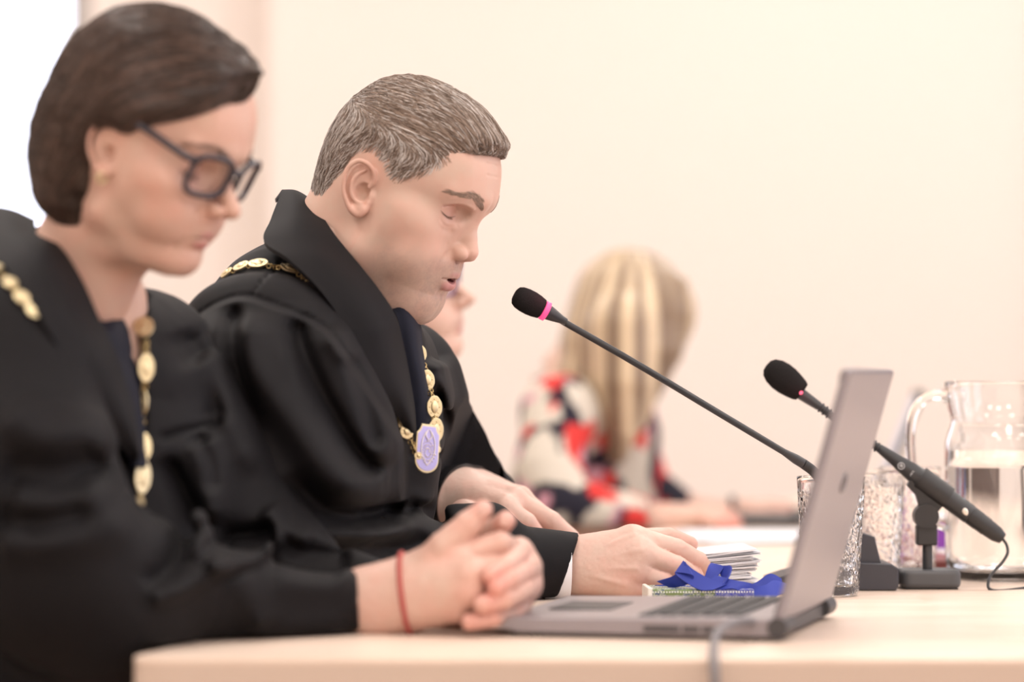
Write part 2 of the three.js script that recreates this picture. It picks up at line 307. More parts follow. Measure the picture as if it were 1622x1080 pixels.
// right of the frame along the back wall: a dark door and a bookcase with binders, which the water in the jug shows as stripes
{
  const D = new THREE.Group(); D.name = 'door_1'; D.userData.kind = 'structure'; D.position.set(1.75, 0, RZ0 + 0.02); scene.add(D);
  const dm = std(new THREE.Color(0.09, 0.05, 0.035), 0.45); part('door_leaf', box(-0.43, 0.43, 0.005, 2.05, -0.018, 0.022), dm, D); part('door_frame', joinUV([box(-0.5, -0.44, 0, 2.12, -0.018, 0.035), box(0.44, 0.5, 0, 2.12, -0.018, 0.035), box(-0.44, 0.44, 2.06, 2.12, -0.018, 0.035)]), dm, D); part('door_handle', tube([[0.36, 1.0, 0.022], [0.36, 1.0, 0.06], [0.26, 1.0, 0.062]], 0.009, 10, 4), std(new THREE.Color(0.6, 0.6, 0.6), 0.3, { metalness: 1 }), D);
  const B = thing('bookcase', 'dark bookcase of binders against the back wall, right of the door', 'bookcase', [2.86, 0, RZ0 + 0.19]), bm = std(new THREE.Color(0.05, 0.035, 0.03), 0.5);
  part('side_panel', box(-0.46, -0.44, 0, 2.0, -0.17, 0.17), bm, B); part('side_panel', box(0.44, 0.46, 0, 2.0, -0.17, 0.17), bm, B); part('back_panel', box(-0.44, 0.44, 0, 2.0, -0.17, -0.16), bm, B); for (let i = 0; i < 6; i++) part('shelf', box(-0.44, 0.44, 0.04 + i * 0.388, 0.06 + i * 0.388, -0.16, 0.17), bm, B);
  const bc = [[0.05, 0.12, 0.45], [0.5, 0.06, 0.05], [0.7, 0.68, 0.62], [0.03, 0.03, 0.035], [0.1, 0.2, 0.5]].map(c => std(new THREE.Color(...c), 0.5)), nm = ['blue', 'red', 'white', 'black', 'bright blue'], bg = rbox(0.07, 0.31, 0.28, 0.004, 2);
  for (let i = 0; i < 3; i++) for (let k = 0; k < 9; k++) { const q = (k * 3 + i * 2) % 5, o = part(numbered('binder'), bg, bc[q], scene); o.position.set(2.86 - 0.37 + k * 0.09, 0.06 + (i + 1) * 0.388 + 0.156, RZ0 + 0.2); o.userData = { label: nm[q] + ' binder on the ' + ['low', 'middle', 'high'][i] + ' shelf of the bookcase, ' + ['first', 'second', 'third', 'fourth', 'fifth', 'sixth', 'seventh', 'eighth', 'ninth'][k] + ' from the left', category: 'binder', group: 'binders on the bookcase' }; }
}
const T0 = Date.now();
// ---------------------------------------------------------------- heads (own axes in millimetres: x forward, y up, z towards the right ear)
function crease(pts, w, depth) {                           // a groove (depth > 0) or a ridge (depth < 0) along points
  const s = []; let lo = [1e9, 1e9, 1e9], hi = [-1e9, -1e9, -1e9]; for (const p of pts) for (let i = 0; i < 3; i++) { lo[i] = Math.min(lo[i], p[i] - 3 * w); hi[i] = Math.max(hi[i], p[i] + 3 * w); }
  for (let i = 1; i < pts.length; i++) s.push(cone([...pts[i - 1], 0], [...pts[i], 0]));
  return (x, y, z) => { if (x < lo[0] || x > hi[0] || y < lo[1] || y > hi[1] || z < lo[2] || z > hi[2]) return 0; let d = 1e9; for (const f of s) { const e = f(x, y, z); if (e < d) d = e; } return depth * Math.exp(-d * d / (w * w)); };
}
function crease2(pts, a, b, w, depth, c = 0, c0 = -1e9, c1 = 1e9) {   // the same drawn in the plane of axes a and b, between c0 and c1 on axis c
  const f = line2(new THREE.CatmullRomCurve3(pts.map(p => new THREE.Vector3(p[0], p[1], 0))).getPoints(pts.length * 4).map(v => [v.x, v.y]));
  let A0 = 1e9, A1 = -1e9, B0 = 1e9, B1 = -1e9; for (const p of pts) { A0 = Math.min(A0, p[0] - 3 * w); A1 = Math.max(A1, p[0] + 3 * w); B0 = Math.min(B0, p[1] - 3 * w); B1 = Math.max(B1, p[1] + 3 * w); }
  return (x, y, z) => { const q = [x, y, z], u = q[a], v = q[b]; if (u < A0 || u > A1 || v < B0 || v > B1 || q[c] < c0 || q[c] > c1) return 0; const [d, t] = f(u, v); return depth * Math.exp(-d * d / (w * w)) * sstep(0, 0.12, t) * sstep(1, 0.88, t); };
}
function earField(o) {                                     // o: [x, y, z] of the middle, scale, tilt
  const [cx, cy, cz] = o.at, S = o.scale || 1, ct = Math.cos(o.tilt || 0), st = Math.sin(o.tilt || 0);
  const run = (pts, k) => chain(new THREE.CatmullRomCurve3(pts.map(p => new THREE.Vector3(p[0], p[1], p[2]))).getPoints(pts.length * 3).map((v, i, A) => { const t = i / (A.length - 1) * (pts.length - 1), j = Math.min(Math.floor(t), pts.length - 2); return [v.x, v.y, v.z, mix(pts[j][3], pts[j + 1][3], t - j)]; }), k);
  const helix = run([[3, 1, 1, 1.6], [8.5, 4, 0, 2.0], [12, 11, 0.5, 2.3], [11, 20, 3, 2.5], [4, 27, 6, 2.6], [-6, 28.5, 9, 2.6], [-14, 21, 11.5, 2.5], [-17, 9, 12.5, 2.4], [-15.5, -5, 11.5, 2.3], [-10.5, -16, 9, 2.5], [-4, -24, 6, 3.6], [3, -27, 3, 3.8], [8, -22, 0, 3.4], [10, -14, -2, 3]], 0);
  const anti = run([[1, 20, 2, 1.8], [-5, 15, 4.5, 2.2], [-9, 6, 6, 2.4], [-8.5, -4, 5.5, 2.4], [-4, -12, 4, 2.6], [3, -14.5, 2, 2.6]], 0);
  const bowl = ell(2.5, -3.5, 3.5, 5.8, 8.2, 11), plate = ell(-2, 1, -0.8, 14.5, 27, 3.2), lobe = ell(1, -21, 2.5, 8, 7, 3.6), tragus = ell(11.5, -7, -3.6, 3.6, 5.6, 3.6), concha = ell(3, -3, 3, 7.5, 9.5, 11), scapha = ell(-3, 20, 4, 7, 6, 3), back = ell(0, 0, -8, 9, 19, 9);
  const F = (x, y, z) => {
    let u = (x - cx) / S, v = (y - cy) / S, w = (z - cz) / S; if (u * u + v * v + w * w > 2600) return (sqrt(u * u + v * v + w * w) - 42) * S;
    const a = u * ct + v * st, b = -u * st + v * ct; u = a; v = b; w += 0.28 * u * 0;
    const tip = w + 0.42 * (u - 2) ;                        // the back edge stands off the head
    let d = plate(u, v, tip); d = smax(d, -concha(u, v, tip), 3);
    d = smin(d, back(u, v, w), 4);
    d = smax(d, -concha(u, v, tip), 2); d = smax(d, -scapha(u, v, tip), 2);
    d = smin(d, anti(u, v, w - 1.5), 2.2); d = smin(d, helix(u, v, w), 1.8); d = smin(d, lobe(u, v, w - 1), 3); d = smin(d, tragus(u, v, w), 5);
    return d * S;
  };
  F.bowl = (x, y, z) => { const u0 = (x - cx) / S, v0 = (y - cy) / S, w = (z - cz) / S; if (u0 * u0 + v0 * v0 + w * w > 900) return 1e3; const u = u0 * ct + v0 * st, v = -u0 * st + v0 * ct; return bowl(u, v, w) * S; };   // the hollow in front of the ear canal
  return F;
}
function gridded(f, x0, y0, x1, y1) {                        // a slow plane field read from a table of 1 mm steps
  const nx = x1 - x0 + 1, ny = y1 - y0 + 1, t = new Float32Array(nx * ny); for (let j = 0; j < ny; j++) for (let i = 0; i < nx; i++) t[j * nx + i] = f(x0 + i, y0 + j);
  return (x, y) => { let a = clamp(x - x0, 0, nx - 1.001), b = clamp(y - y0, 0, ny - 1.001); const i = a | 0, j = b | 0; a -= i; b -= j; const q = j * nx + i; return (t[q] * (1 - a) + t[q + 1] * a) * (1 - b) + (t[q + nx] * (1 - a) + t[q + nx + 1] * a) * b; };
}
function headField(o) {
  const base = gridded(poly2(new THREE.CatmullRomCurve3(o.base.map(p => new THREE.Vector3(p[0], p[1], 0)), true, 'centripetal').getPoints(o.base.length * 4).map(p => [p.x, p.y])), -110, -220, 130, 130), curv = spline1(...o.curv), cran = ell(...o.cran), add = o.add.map(([f, k]) => [f, k]), nose = chain(o.nose, 2), ala = ell(...o.ala), nostril = ell(...o.nostril);
  const upper = chain(o.upperLip, 1), lower = chain(o.lowerLip, 1), eye = o.eye, ball = (x, y, z) => { const dz = z - eye[2], up = y - (eye[1] - 5.1 + 0.021 * dz * dz + 0.03 * dz); return hyp(x - eye[0], y - eye[1], dz) - o.eyeR + 0.7 - 1.5 * sstep(-0.5, 0.7, up); }, socket = ell(...o.socket), ear = earField(o.ear);
  const slit = chain(o.slit), gap = o.gap ? ell(...o.gap) : null, creases = o.creases || [];
  const R = 12, WB = o.wide || 46;
  const core = (x, y, z) => {
    const bx = x + curv(y) * z * z, b2 = (base(bx, y) + R) * 0.8, bz = z - WB + R;                        // the profile swept round the face
    const bd = (b2 > 0 && bz > 0 ? sqrt(b2 * b2 + bz * bz) : Math.max(b2, bz)) - R;
    return smin(cran(x, y, z), bd, 22);
  };
  const F = (x, y, zz) => {
    const z = Math.abs(zz);
    let d = core(x, y, z);
    if (d > 60) return d - 20;
    for (const [f, k] of add) d = smin(d, f(x, y, z), k);
    if (x > 40) {
      d = smax(d, -socket(x, y, z), 9);
      d = smin(d, ball(x, y, z), 4);
      d = smin(d, nose(x, y, z), 9); d = smin(d, ala(x, y, z), o.alaK || 4); d = smax(d, -nostril(x, y, z), 2);
      d = smin(d, upper(x, y, z), 2.5); d = smin(d, lower(x, y, z), 2.5);
      d = smax(d, -slit(x, y, z), 1.2); if (gap) d = smax(d, -gap(x, y, z), 1.5);
      for (const c of creases) d += c(x, y, z);
    }
    d = smin(d, ear(x, y, z), 3);
    return smax(d, -ear.bowl(x, y, z), 2.5);
  };
  F.core = (x, y, z) => core(x, y, Math.abs(z));
  return F;
}
// ---- the man's head
const manHead = {
  base: [[44, 94], [62, 81], [72, 70], [80, 59], [86, 46], [90.5, 34], [88.5, 24], [83, 12], [82.5, -5], [85, -20], [89, -31], [91.5, -38], [92, -46], [91, -55], [86.5, -64], [84, -70], [85.5, -77], [84.5, -83], [79, -91], [70, -97], [58, -103], [40, -106], [15, -95], [0, -50], [0, 60], [30, 92]],
  curv: [[-100, -80, -50, -25, 5, 35, 80], [0.013, 0.014, 0.0135, 0.012, 0.0098, 0.0072, 0.0068]], wide: 48,
  cran: [7, 32, 0, 80, 72, 74],
  add: [[ell(48, -12, 46, 24, 18, 18), 18], [ell(50, -42, 38, 30, 32, 27), 16], [cone([12, -58, 52, 15], [36, -8, 52, 14]), 18], [cone([12, -60, 50, 17], [63, -80, 16, 17]), 24], [ell(44, -92, 0, 40, 20, 38), 16],
    [ell(10, -10, 0, 62, 60, 66), 18], [chain([[-14, -20, 0, 60], [-18, -80, 0, 62], [-34, -150, 0, 68], [-60, -210, 0, 80]]), 18], [cone([88, 30, 8, 7], [70, 29, 42, 7]), 9]],
  nose: [[86, 15, 0, 4.6], [85.5, 4, 0, 6], [90, -8, 0, 8], [95.8, -19.5, 0, 9.6]], alaK: 4, ala: [89.5, -23.8, 12.2, 11.5, 7.4, 5.8], nostril: [94.5, -30.8, 8, 7, 3.8, 3.6],
  upperLip: [[91.2, -45.5, 0, 4.6], [90, -45.8, 8, 4.4], [85.6, -48.5, 17, 3.4], [81.6, -52, 24, 2.4]], lowerLip: [[91.4, -57.8, 0, 5.6], [89.4, -57.6, 9, 5.4], [84.4, -54.8, 17, 3.6], [81.4, -52.5, 24, 2.2]],
  slit: [[97, -51.2, 0, 1], [94.2, -51.2, 10, 1], [89.6, -51.6, 17, 0.9], [85.6, -52, 22, 0.8], [83.4, -52.3, 24.5, 0.5]], gap: [91, -51.8, 0, 10, 3, 11],
  eye: [61, 11, 33], eyeR: 12.6, socket: [82, 12, 32, 9, 9, 16],
  creases: [crease2([[12.5, 48], [16.5, 43], [18.6, 36], [18.4, 29], [16, 23], [12, 19]], 1, 2, 1.1, 1.7, 0, 55), crease2([[16, 50], [21, 43], [23, 35], [22.5, 27], [20, 21]], 1, 2, 2.2, -0.9, 0, 55), crease2([[3, 47], [-1, 42], [-3, 34], [-1, 26], [2, 21]], 1, 2, 1.8, 0.4, 0, 55),
    crease([[79, -6, 26], [73, -6, 38]], 5, 0.8), crease([[86, -25, 20], [80, -40, 31], [74, -54, 36]], 4, 1.0), crease([[92.5, -38, 0], [92.5, -33, 0]], 2.2, 0.8), crease([[88, -66.5, 0], [86, -66, 12]], 4, 1.2),
    crease([[79, -20, 24], [79, -27, 24], [83, -33, 20]], 3, 1.0), crease([[64, -2, 47], [72, -7, 38], [78, -6, 27]], 4, 0.9),
    crease([[84, 66, 0], [82, 66, 18]], 1.6, 0.5), crease([[89, 56, 0], [87, 56, 18]], 1.6, 0.4)],
  ear: { at: [-2, -3, 73], scale: 0.9, tilt: 0.24 },
};
// ---- the woman's head
const womanHead = {
  base: [[36, 94], [56, 84], [66, 76], [75, 64], [80.5, 50], [83, 34], [80.5, 22], [76, 10], [75.5, -5], [78, -16], [82.5, -27], [82.5, -36], [81.5, -43], [79, -51], [76, -58], [76, -65], [75.5, -70], [70, -77], [58, -81], [44, -84], [15, -80], [0, -50], [0, 60], [30, 92]],
  curv: [[-80, -65, -43, -20, 5, 35, 80], [0.017, 0.016, 0.0145, 0.0125, 0.0105, 0.0078, 0.0072]], wide: 44,
  cran: [-4, 34, 0, 80, 72, 70],
  add: [[ell(46, -9, 43, 22, 16, 17), 16], [ell(48, -34, 32, 26, 26, 24), 16], [cone([10, -48, 44, 13], [34, -6, 48, 12]), 18], [cone([10, -50, 45, 12], [62, -70, 9, 12]), 14],
    [ell(6, -6, 0, 58, 52, 60), 18], [chain([[-14, -20, 0, 46], [-14, -70, 0, 47], [-22, -130, 0, 50], [-40, -190, 0, 66]]), 16], [cone([81, 28, 8, 6], [66, 27, 40, 6]), 9], [ell(66, -68, 0, 10, 11, 13), 8]],
  nose: [[79, 15, 0, 4.2], [82, 4, 0, 5.4], [91, -7, 0, 6.6], [98.5, -15.5, 0, 7.2]], ala: [88, -19.5, 10.5, 9, 6, 5.2], nostril: [92, -25, 6, 5.5, 3, 2.8],
  upperLip: [[81, -41, 0, 4.4], [80, -41, 7, 4.2], [76, -43.5, 15, 3.2], [72, -46.5, 21, 1.8]], lowerLip: [[78.4, -50.4, 0, 5], [77.2, -50.2, 8, 4.7], [74, -48.6, 15, 3], [71.8, -46.8, 21, 1.8]],
  slit: [[84, -45.3, 0, 0.8], [81.5, -45.3, 9, 0.8], [78, -46, 17, 0.8], [72.5, -47.4, 25, 0.8]],
  eye: [57, 8, 31], eyeR: 12.2, socket: [76, 8, 30, 8.5, 9, 15],
  creases: [crease2([[9.5, 46], [13.5, 41], [15.6, 34], [15.4, 27], [13, 21], [9, 17]], 1, 2, 1.2, 1.5, 0, 50), crease([[77, -17, 20], [77, -23, 20], [81, -28, 17]], 2.5, 0.9),
    crease([[81, -21, 18], [75, -33, 25], [70, -44, 29]], 2.4, 2.2), crease([[72, -47.5, 23], [69, -58, 26]], 2.4, 2.0), crease([[76, -58.5, 0], [74, -58, 12]], 4, 1.0)],
  ear: { at: [6, 1, 65], scale: 0.76, tilt: 0.24 },
};
const SKIN = [0.635, 0.42, 0.335];
function skinColor(h, o = {}) {                            // the colours of the skin itself: lips, ears, flush, beard shadow
  const lipU = chain(h.upperLip), lipL = chain(h.lowerLip), base = o.skin || SKIN, lip = o.lip || [0.50, 0.23, 0.21];
  return (x, y, zz, c) => {
    const z = Math.abs(zz); let r = base[0], g = base[1], b = base[2];
    const n = fbm(x / 14, y / 14, zz / 14), f = fbm(x / 2.2, y / 2.2, zz / 2.2);
    let flush = 0.09 * n + 0.05 * f;
    flush += 0.16 * Math.exp(-(((x - 60) / 22) ** 2 + ((y + 22) / 20) ** 2)) * (z > 25 ? 1 : 0.6) + 0.16 * Math.exp(-(((x - 96) / 12) ** 2 + ((y + 20) / 12) ** 2)) + 0.18 * sstep(66, 76, z) * (x < 14 ? 1 : 0);
    r *= 1 + 0.05 * n; g *= 1 - 0.45 * flush; b *= 1 - 0.5 * flush;
    const eyeD = hyp(x - h.eye[0] - 11, y - h.eye[1], z - h.eye[2]), lid = Math.exp(-eyeD * eyeD / 150) * 0.12; g *= 1 - lid; b *= 1 - lid * 0.7; r *= 1 - lid * 0.35;
    if (o.beard) { const m = sstep(-22, -52, y - 0.1 * (x - 60)) * sstep(20, 45, x) * (0.75 + 0.25 * n) + 0.55 * sstep(-30, -36, y) * sstep(78, 84, x), sp = 0.62 + 0.22 * noise(x / 1.3, y / 1.3, zz / 1.3) + 0.2 * noise(x / 6, y / 6, zz / 6), k = clamp(m) * sp * o.beard; r = mix(r, 0.32, k); g = mix(g, 0.24, k); b = mix(b, 0.205, k); }
    const dl = Math.min(lipU(x, y, z), lipL(x, y, z)), k = x > 60 ? 1 - sstep(-0.2, 1.6, dl) : 0; r = mix(r, lip[0], k); g = mix(g, lip[1], k); b = mix(b, lip[2], k);
    if (h.gap && x > 76 && Math.abs(y - h.gap[1]) < 2.6 && z < 10 && x < 91) { r = 0.12; g = 0.03; b = 0.03; }
    c[0] = r; c[1] = g; c[2] = b;
  };
}
// from a head's own axes to the room: pitch down, turn towards the camera, stand at a point
const pose = (pos, pitch, yaw, roll = 0) => new THREE.Matrix4().makeTranslation(...pos).multiply(new THREE.Matrix4().makeRotationY(-yaw * Math.PI / 180)).multiply(new THREE.Matrix4().makeRotationZ(-pitch * Math.PI / 180)).multiply(new THREE.Matrix4().makeRotationX(roll * Math.PI / 180)).multiply(new THREE.Matrix4().makeScale(0.001, 0.001, 0.001));
const skinMat = new THREE.MeshPhysicalMaterial({ vertexColors: true, roughness: 0.46, specularIntensity: 0.75, sheen: 0.25, sheenRoughness: 0.5, sheenColor: new THREE.Color(1, 0.6, 0.45) });
// ---------------------------------------------------------------- hair
const hairMat = new THREE.MeshPhysicalMaterial({ vertexColors: true, roughness: 0.36, specularIntensity: 0.8 });
function hairMask(pts) { return gridded(poly2(new THREE.CatmullRomCurve3(pts.map(p => new THREE.Vector3(p[0], p[1], 0)), true, 'centripetal').getPoints(pts.length * 3).map(p => [p.x, p.y])), -140, -220, 130, 150); }
const unit = (x, y, z) => { const l = hyp(x, y, z) || 1; return [x / l, y / l, z / l]; };
// the man's: short at the sides, longer and combed forward on top
function manHair(core) {
  const shell = ell(3, 34, 0, 83, 79, 76), quiff = ell(49, 84, 0, 36, 15, 46), nape = ell(-14, -8, 0, 63, 80, 64), top = ell(2, 72, 0, 62, 40, 58);
  const mask = hairMask([[100, 88], [86, 78], [76, 72], [62, 66], [56, 50], [44, 34], [34, 24], [26, 13], [20, 15], [14, 26], [4, 33], [-14, 34], [-24, 25], [-27, 6], [-27, -20], [-30, -48], [-44, -72], [-84, -84], [-135, -70], [-135, 145], [120, 145]]);
  const outer = (x, y, z) => { z = Math.abs(z); let d = shell(x, y, z); d = smin(d, top(x, y, z), 10); d = smin(d, quiff(x, y, z), 12); d = smin(d, nape(x, y, z), 20); return smin(d, core(x, y, z) - 4.5, 6); };
  const flow = (x, y, z) => { const t = sstep(34, 74, y + 0.10 * x), side = z > 0 ? 1 : -1; const a = unit(-0.35 + 0.25 * noise(x / 25, y / 25, 3), -1, 0.1 * side), b = unit(1, 0.12 - 0.75 * sstep(30, 88, x), 0.05 * side + 0.2 * noise(x / 30, z / 30, 8)); return [mix(a[0], b[0], t), mix(a[1], b[1], t), mix(a[2], b[2], t)]; };
  const F = (x, y, z) => { const m = mask(x, y) * 0.9; let d = outer(x, y, z); const t = sstep(50, 80, y); d += t * 1.3 * noise((y + 0.45 * x) / 3.2, z / 4, x / 26) + (1 - t) * 0.5 * noise(x / 3, y / 5, z / 5); d += 5.5 * sstep(-17, -1, m) * sstep(84, 60, y); return smax(d, m, 3); };
  const lay = (x, y, z) => Math.min(F(x, y, z), core(x, y, z) + 0.3);                                          // strands at the edge lie on the skin
  const tone = (x, y, z) => { const grey = mix(0.5, 0.16, sstep(40, 75, y)), q = rnd(), w = rr(0.75, 1.25); return q < grey ? [0.62 * w, 0.56 * w, 0.52 * w] : q < 0.72 ? [0.27 * w, 0.195 * w, 0.15 * w] : [0.17 * w, 0.12 * w, 0.092 * w]; };
  const g = isosurface(F, [-95, -95, -90], [105, 130, 90], 2, (x, y, z, c) => { const t = sstep(35, 75, y), n = noise(x / 4, y / 4, z / 4) * 0.25 + 1; c[0] = mix(0.36, 0.21, t) * n; c[1] = mix(0.275, 0.155, t) * n; c[2] = mix(0.23, 0.12, t) * n; });
  const mk = (x, y, z) => mask(x, y) < -1.2;
  const long = strands(F, sprinkle(g, 5200, (x, y, z) => mk(x, y) && y + 0.12 * x > 55 && outer(x, y, z) > -6), flow, { steps: 7, len: 42, r: 0.34, lift: 1.2, jitter: 0.14, colors: tone, mask: (x, y) => mask(x, y) < 1 });
  const short = strands(lay, sprinkle(g, 9000, (x, y, z) => mk(x, y) && y + 0.12 * x < 66 && outer(x, y, z) > -9), flow, { steps: 4, len: 13, r: 0.27, lift: 1.0, jitter: 0.3, colors: tone, mask: (x, y) => mask(x, y) < 5 });
  return mergeGeometries([g, long, short]);
}
// the woman's: a straight bob, tucked behind the ear
function womanHair(core) {
  const shell = ell(-6, 38, 0, 90, 87, 80), front = ell(38, 86, 0, 44, 24, 50), bob = ell(-38, -8, 0, 56, 70, 76), low = chain([[-36, 10, 40, 36], [-34, -48, 42, 25]]);
  const mask = hairMask([[104, 112], [90, 100], [82, 90], [76, 70], [63, 52], [45, 40], [30, 31], [20, 20], [10, 21], [0, 20], [-7, 12], [-9, 0], [-8, -12], [-4, -24], [4, -40], [10, -64], [-12, -77], [-45, -80], [-70, -79], [-100, -72], [-135, -50], [-135, 145], [125, 145]]);
  const tip = cone([56, 88, 6, 16], [97, 103, 0, 2.5]), outer = (x, y, zs) => { const z = Math.abs(zs); let d = shell(x, y, z); d = smin(d, front(x, y, z), 14); d = smin(d, bob(x, y, z), 16); d = smin(d, low(x, y, z), 16); d = smin(d, core(x, y, z) - 8, 8); return smin(d, tip(x, y, zs), 8); };
  const flow = (x, y) => { const t = sstep(75, -60, x), a = unit(-0.9, -0.5, 0), b = unit(-0.12, -1, 0), k = sstep(-20, -70, y); return [mix(a[0], b[0], t) + 0.5 * k, mix(a[1], b[1], t), 0]; };
  const along = (x, y) => x * 0.5 - y * 0.75 + (x < 0 ? -x * 0.45 : 0);
  const far = (x, y, z) => mask(x + (z < 0 ? -0.5 * z : 0), y);                                             // swept to this side: the hairline recedes on the other
  const F = (x, y, z) => { const m = far(x, y, z) * 0.85; let d = outer(x, y, z); const s = along(x, y); d += 1.5 * noise(s / 7, z / 30, 2) + 0.6 * noise(s / 2.6, z / 14, 7); d += 6 * sstep(-9, 1, m); return smax(d, m, 4); };
  const tone = () => { const w = rnd() < 0.15 ? rr(1.6, 2.6) : rr(0.4, 1.2); return [0.072 * w, 0.044 * w, 0.034 * w]; };
  const g = isosurface(F, [-118, -95, -95], [110, 140, 95], 2.4, (x, y, z, c) => { const n = 1 + 0.4 * noise(along(x, y) / 3, z / 20, 4); c[0] = 0.042 * n; c[1] = 0.026 * n; c[2] = 0.02 * n; });
  const st = strands(F, sprinkle(g, 5200, (x, y, z) => far(x, y, z) < -1 && outer(x, y, z) > -8), flow, { steps: 8, len: 75, r: 0.42, lift: 1.2, jitter: 0.1, colors: tone, mask: (x, y, z) => far(x, y, z) < 2 });
  return mergeGeometries([g, st]);
}
function brows(F, pts, n, len, col) {                       // short hairs along a line over the eye, on both sides
  const c = new THREE.CatmullRomCurve3(pts.map(p => new THREE.Vector3(...p))), out = [];
  for (const s of [1, -1]) {
    const seeds = []; for (let i = 0; i < n; i++) { const t = Math.pow(rnd(), 1.15), p = c.getPoint(t), w = (1 - 0.6 * t) * (0.55 + 0.45 * Math.min(1, t * 5)) * 2.3; seeds.push([p.x, p.y + rr(-w, w), s * p.z]); }
    const flow = (x, y, z) => { const t = clamp((Math.abs(z) - pts[0][2]) / (pts[pts.length - 1][2] - pts[0][2])), q = c.getTangent(t); return [q.x, q.y + 0.35 * (1 - t), s * q.z]; };
    out.push(strands(F, seeds, flow, { steps: 4, len, r: 0.2, lift: 0.7, jitter: 0.25, colors: () => { const w = rr(0.7, 1.4); return col.map(v => v * w); } }));
  }
  return out;
}
function lashes(F, pts, col, len = 5) {                     // the line of the closed lids with its lashes, laid on the skin
  const c = new THREE.CatmullRomCurve3(pts.map(p => new THREE.Vector3(...p)));
  const onto = p => { for (let k = 0; k < 3; k++) { const e = 0.5, g = [F(p.x + e, p.y, p.z) - F(p.x - e, p.y, p.z), F(p.x, p.y + e, p.z) - F(p.x, p.y - e, p.z), F(p.x, p.y, p.z + e) - F(p.x, p.y, p.z - e)], L = hyp(...g) || 1, d = F(p.x, p.y, p.z) - 0.15; p.x -= g[0] / L * d; p.y -= g[1] / L * d; p.z -= g[2] / L * d; } return p; };
  return [1, -1].map(s => { const P = [];
    const L = c.getPoints(14).map(onto).map(p => [p.x, p.y, s * p.z]); P.push(tint(bare(tube(L, t => 0.14 + 0.2 * Math.sin(t * Math.PI), 6, 1, false)), col));
    for (let i = 2; i < 22; i++) { const p = L[Math.floor(i / 30 * 14)], q = L[Math.floor(i / 30 * 14) + 1], f = (i / 30 * 14) % 1, x = mix(p[0], q[0], f), y = mix(p[1], q[1], f), z = mix(p[2], q[2], f); P.push(tint(bare(tube([[x, y, z], [x + 0.55 * len, y - 0.5 * len, z + s * rr(-0.3, 1)], [x + len, y - 0.6 * len, z + s * rr(-0.4, 1.6)]], [0.2, 0.06], 3, 2)), col)); }
    return mergeGeometries(P);
  });
}
// ---------------------------------------------------------------- hands, robes
const J = (px, py, d, r) => [...at(px, py, d), r];
function handField(h) {                                    // wrist bones and knuckles make the palm; each finger is a chain of its own
  const palm = h.palm.map(([a, b]) => cone(a, b)), fing = h.fingers.map(f => chain(f, 0.0015)), kp = h.k || 0.014;
  return (x, y, z) => {
    let p = 1e9; for (const f of palm) p = p > 1e8 ? f(x, y, z) : smin(p, f(x, y, z), kp);
    if (p > 0.16) return p - 0.05;
    if (h.tendon) for (const f of h.tendon) { const q = f(x, y, z); if (q < 0.012) p -= 0.0011 * Math.exp(-q * q / 9e-6); }
    let d = 1e9; for (const f of fing) d = d > 1e8 ? f(x, y, z) : smin(d, f(x, y, z), 0.0008);
    return smin(p, d, 0.005) + 0.0004 * fbm(x * 160, y * 160, z * 160);
  };
}
const bounds = (lists, pad) => { const lo = [1e9, 1e9, 1e9], hi = [-1e9, -1e9, -1e9]; for (const p of lists.flat()) for (let i = 0; i < 3; i++) { lo[i] = Math.min(lo[i], p[i] - (p[3] || 0) - pad); hi[i] = Math.max(hi[i], p[i] + (p[3] || 0) + pad); } return [lo, hi]; };
function handColor(h, base = SKIN) {
  const tips = h.fingers.map(f => f[f.length - 1]), kn = h.fingers.flatMap(f => f.slice(0, 3));
  return (x, y, z, c) => { const n = fbm(x * 70, y * 70, z * 70), f = fbm(x * 420, y * 420, z * 420); let red = 0.06 * n + 0.05 * f; for (const p of kn) { const d = hyp(x - p[0], y - p[1], z - p[2]); red += 0.10 * Math.exp(-d * d / 2e-4); } for (const p of tips) { const d = hyp(x - p[0], y - p[1], z - p[2]); red += 0.26 * Math.exp(-d * d / 1.3e-4); } red = Math.min(red, 0.4); c[0] = base[0] * (1.02 + 0.04 * n); c[1] = base[1] * (1.02 - red); c[2] = base[2] * (1.03 - red); };
}
function handMesh(h, cell, base) { const [lo, hi] = bounds([...h.palm, ...h.fingers], 0.012); return isosurface(handField(h), lo, hi, cell, handColor(h, base)); }
// cloth field: parts joined softly, then folds pressed in. folds: [points in the frame, depth they lie at, width, height, how deep from the camera they act]
function clothField(parts, folds, extra, cuts) {
  const P = parts.map(([f, k]) => [f, k]);
  const L = folds.map(([pts, d, w, h, zlim]) => { const q = smooth(pts.map(p => at(p[0], p[1], d)), 4).map(v => [v.x, v.y]); let x0 = 1e9, x1 = -1e9, y0 = 1e9, y1 = -1e9; for (const p of q) { x0 = Math.min(x0, p[0]); x1 = Math.max(x1, p[0]); y0 = Math.min(y0, p[1]); y1 = Math.max(y1, p[1]); } const m = w * 2.6; return { f: line2(q), w, h, x0: x0 - m, x1: x1 + m, y0: y0 - m, y1: y1 + m, zl: -(d + (zlim || 0.12)) }; });
  return (x, y, z) => {
    let d = P[0][0](x, y, z); for (let i = 1; i < P.length; i++) d = smin(d, P[i][0](x, y, z), P[i][1]);
    if (d < 0.08 && d > -0.08) {
      for (const l of L) if (x > l.x0 && x < l.x1 && y > l.y0 && y < l.y1 && z > l.zl) { const [q, t] = l.f(x, y); d -= 1.35 * l.h * Math.exp(-q * q / (l.w * l.w)) * sstep(0, 0.15, t) * sstep(1, 0.8, t) * sstep(l.zl, l.zl + 0.04, z); }
      if (extra) d += extra(x, y, z);
      if (cuts) for (const [f, k] of cuts) d = smax(d, -f(x, y, z), k);
    }
    return d;
  };
}
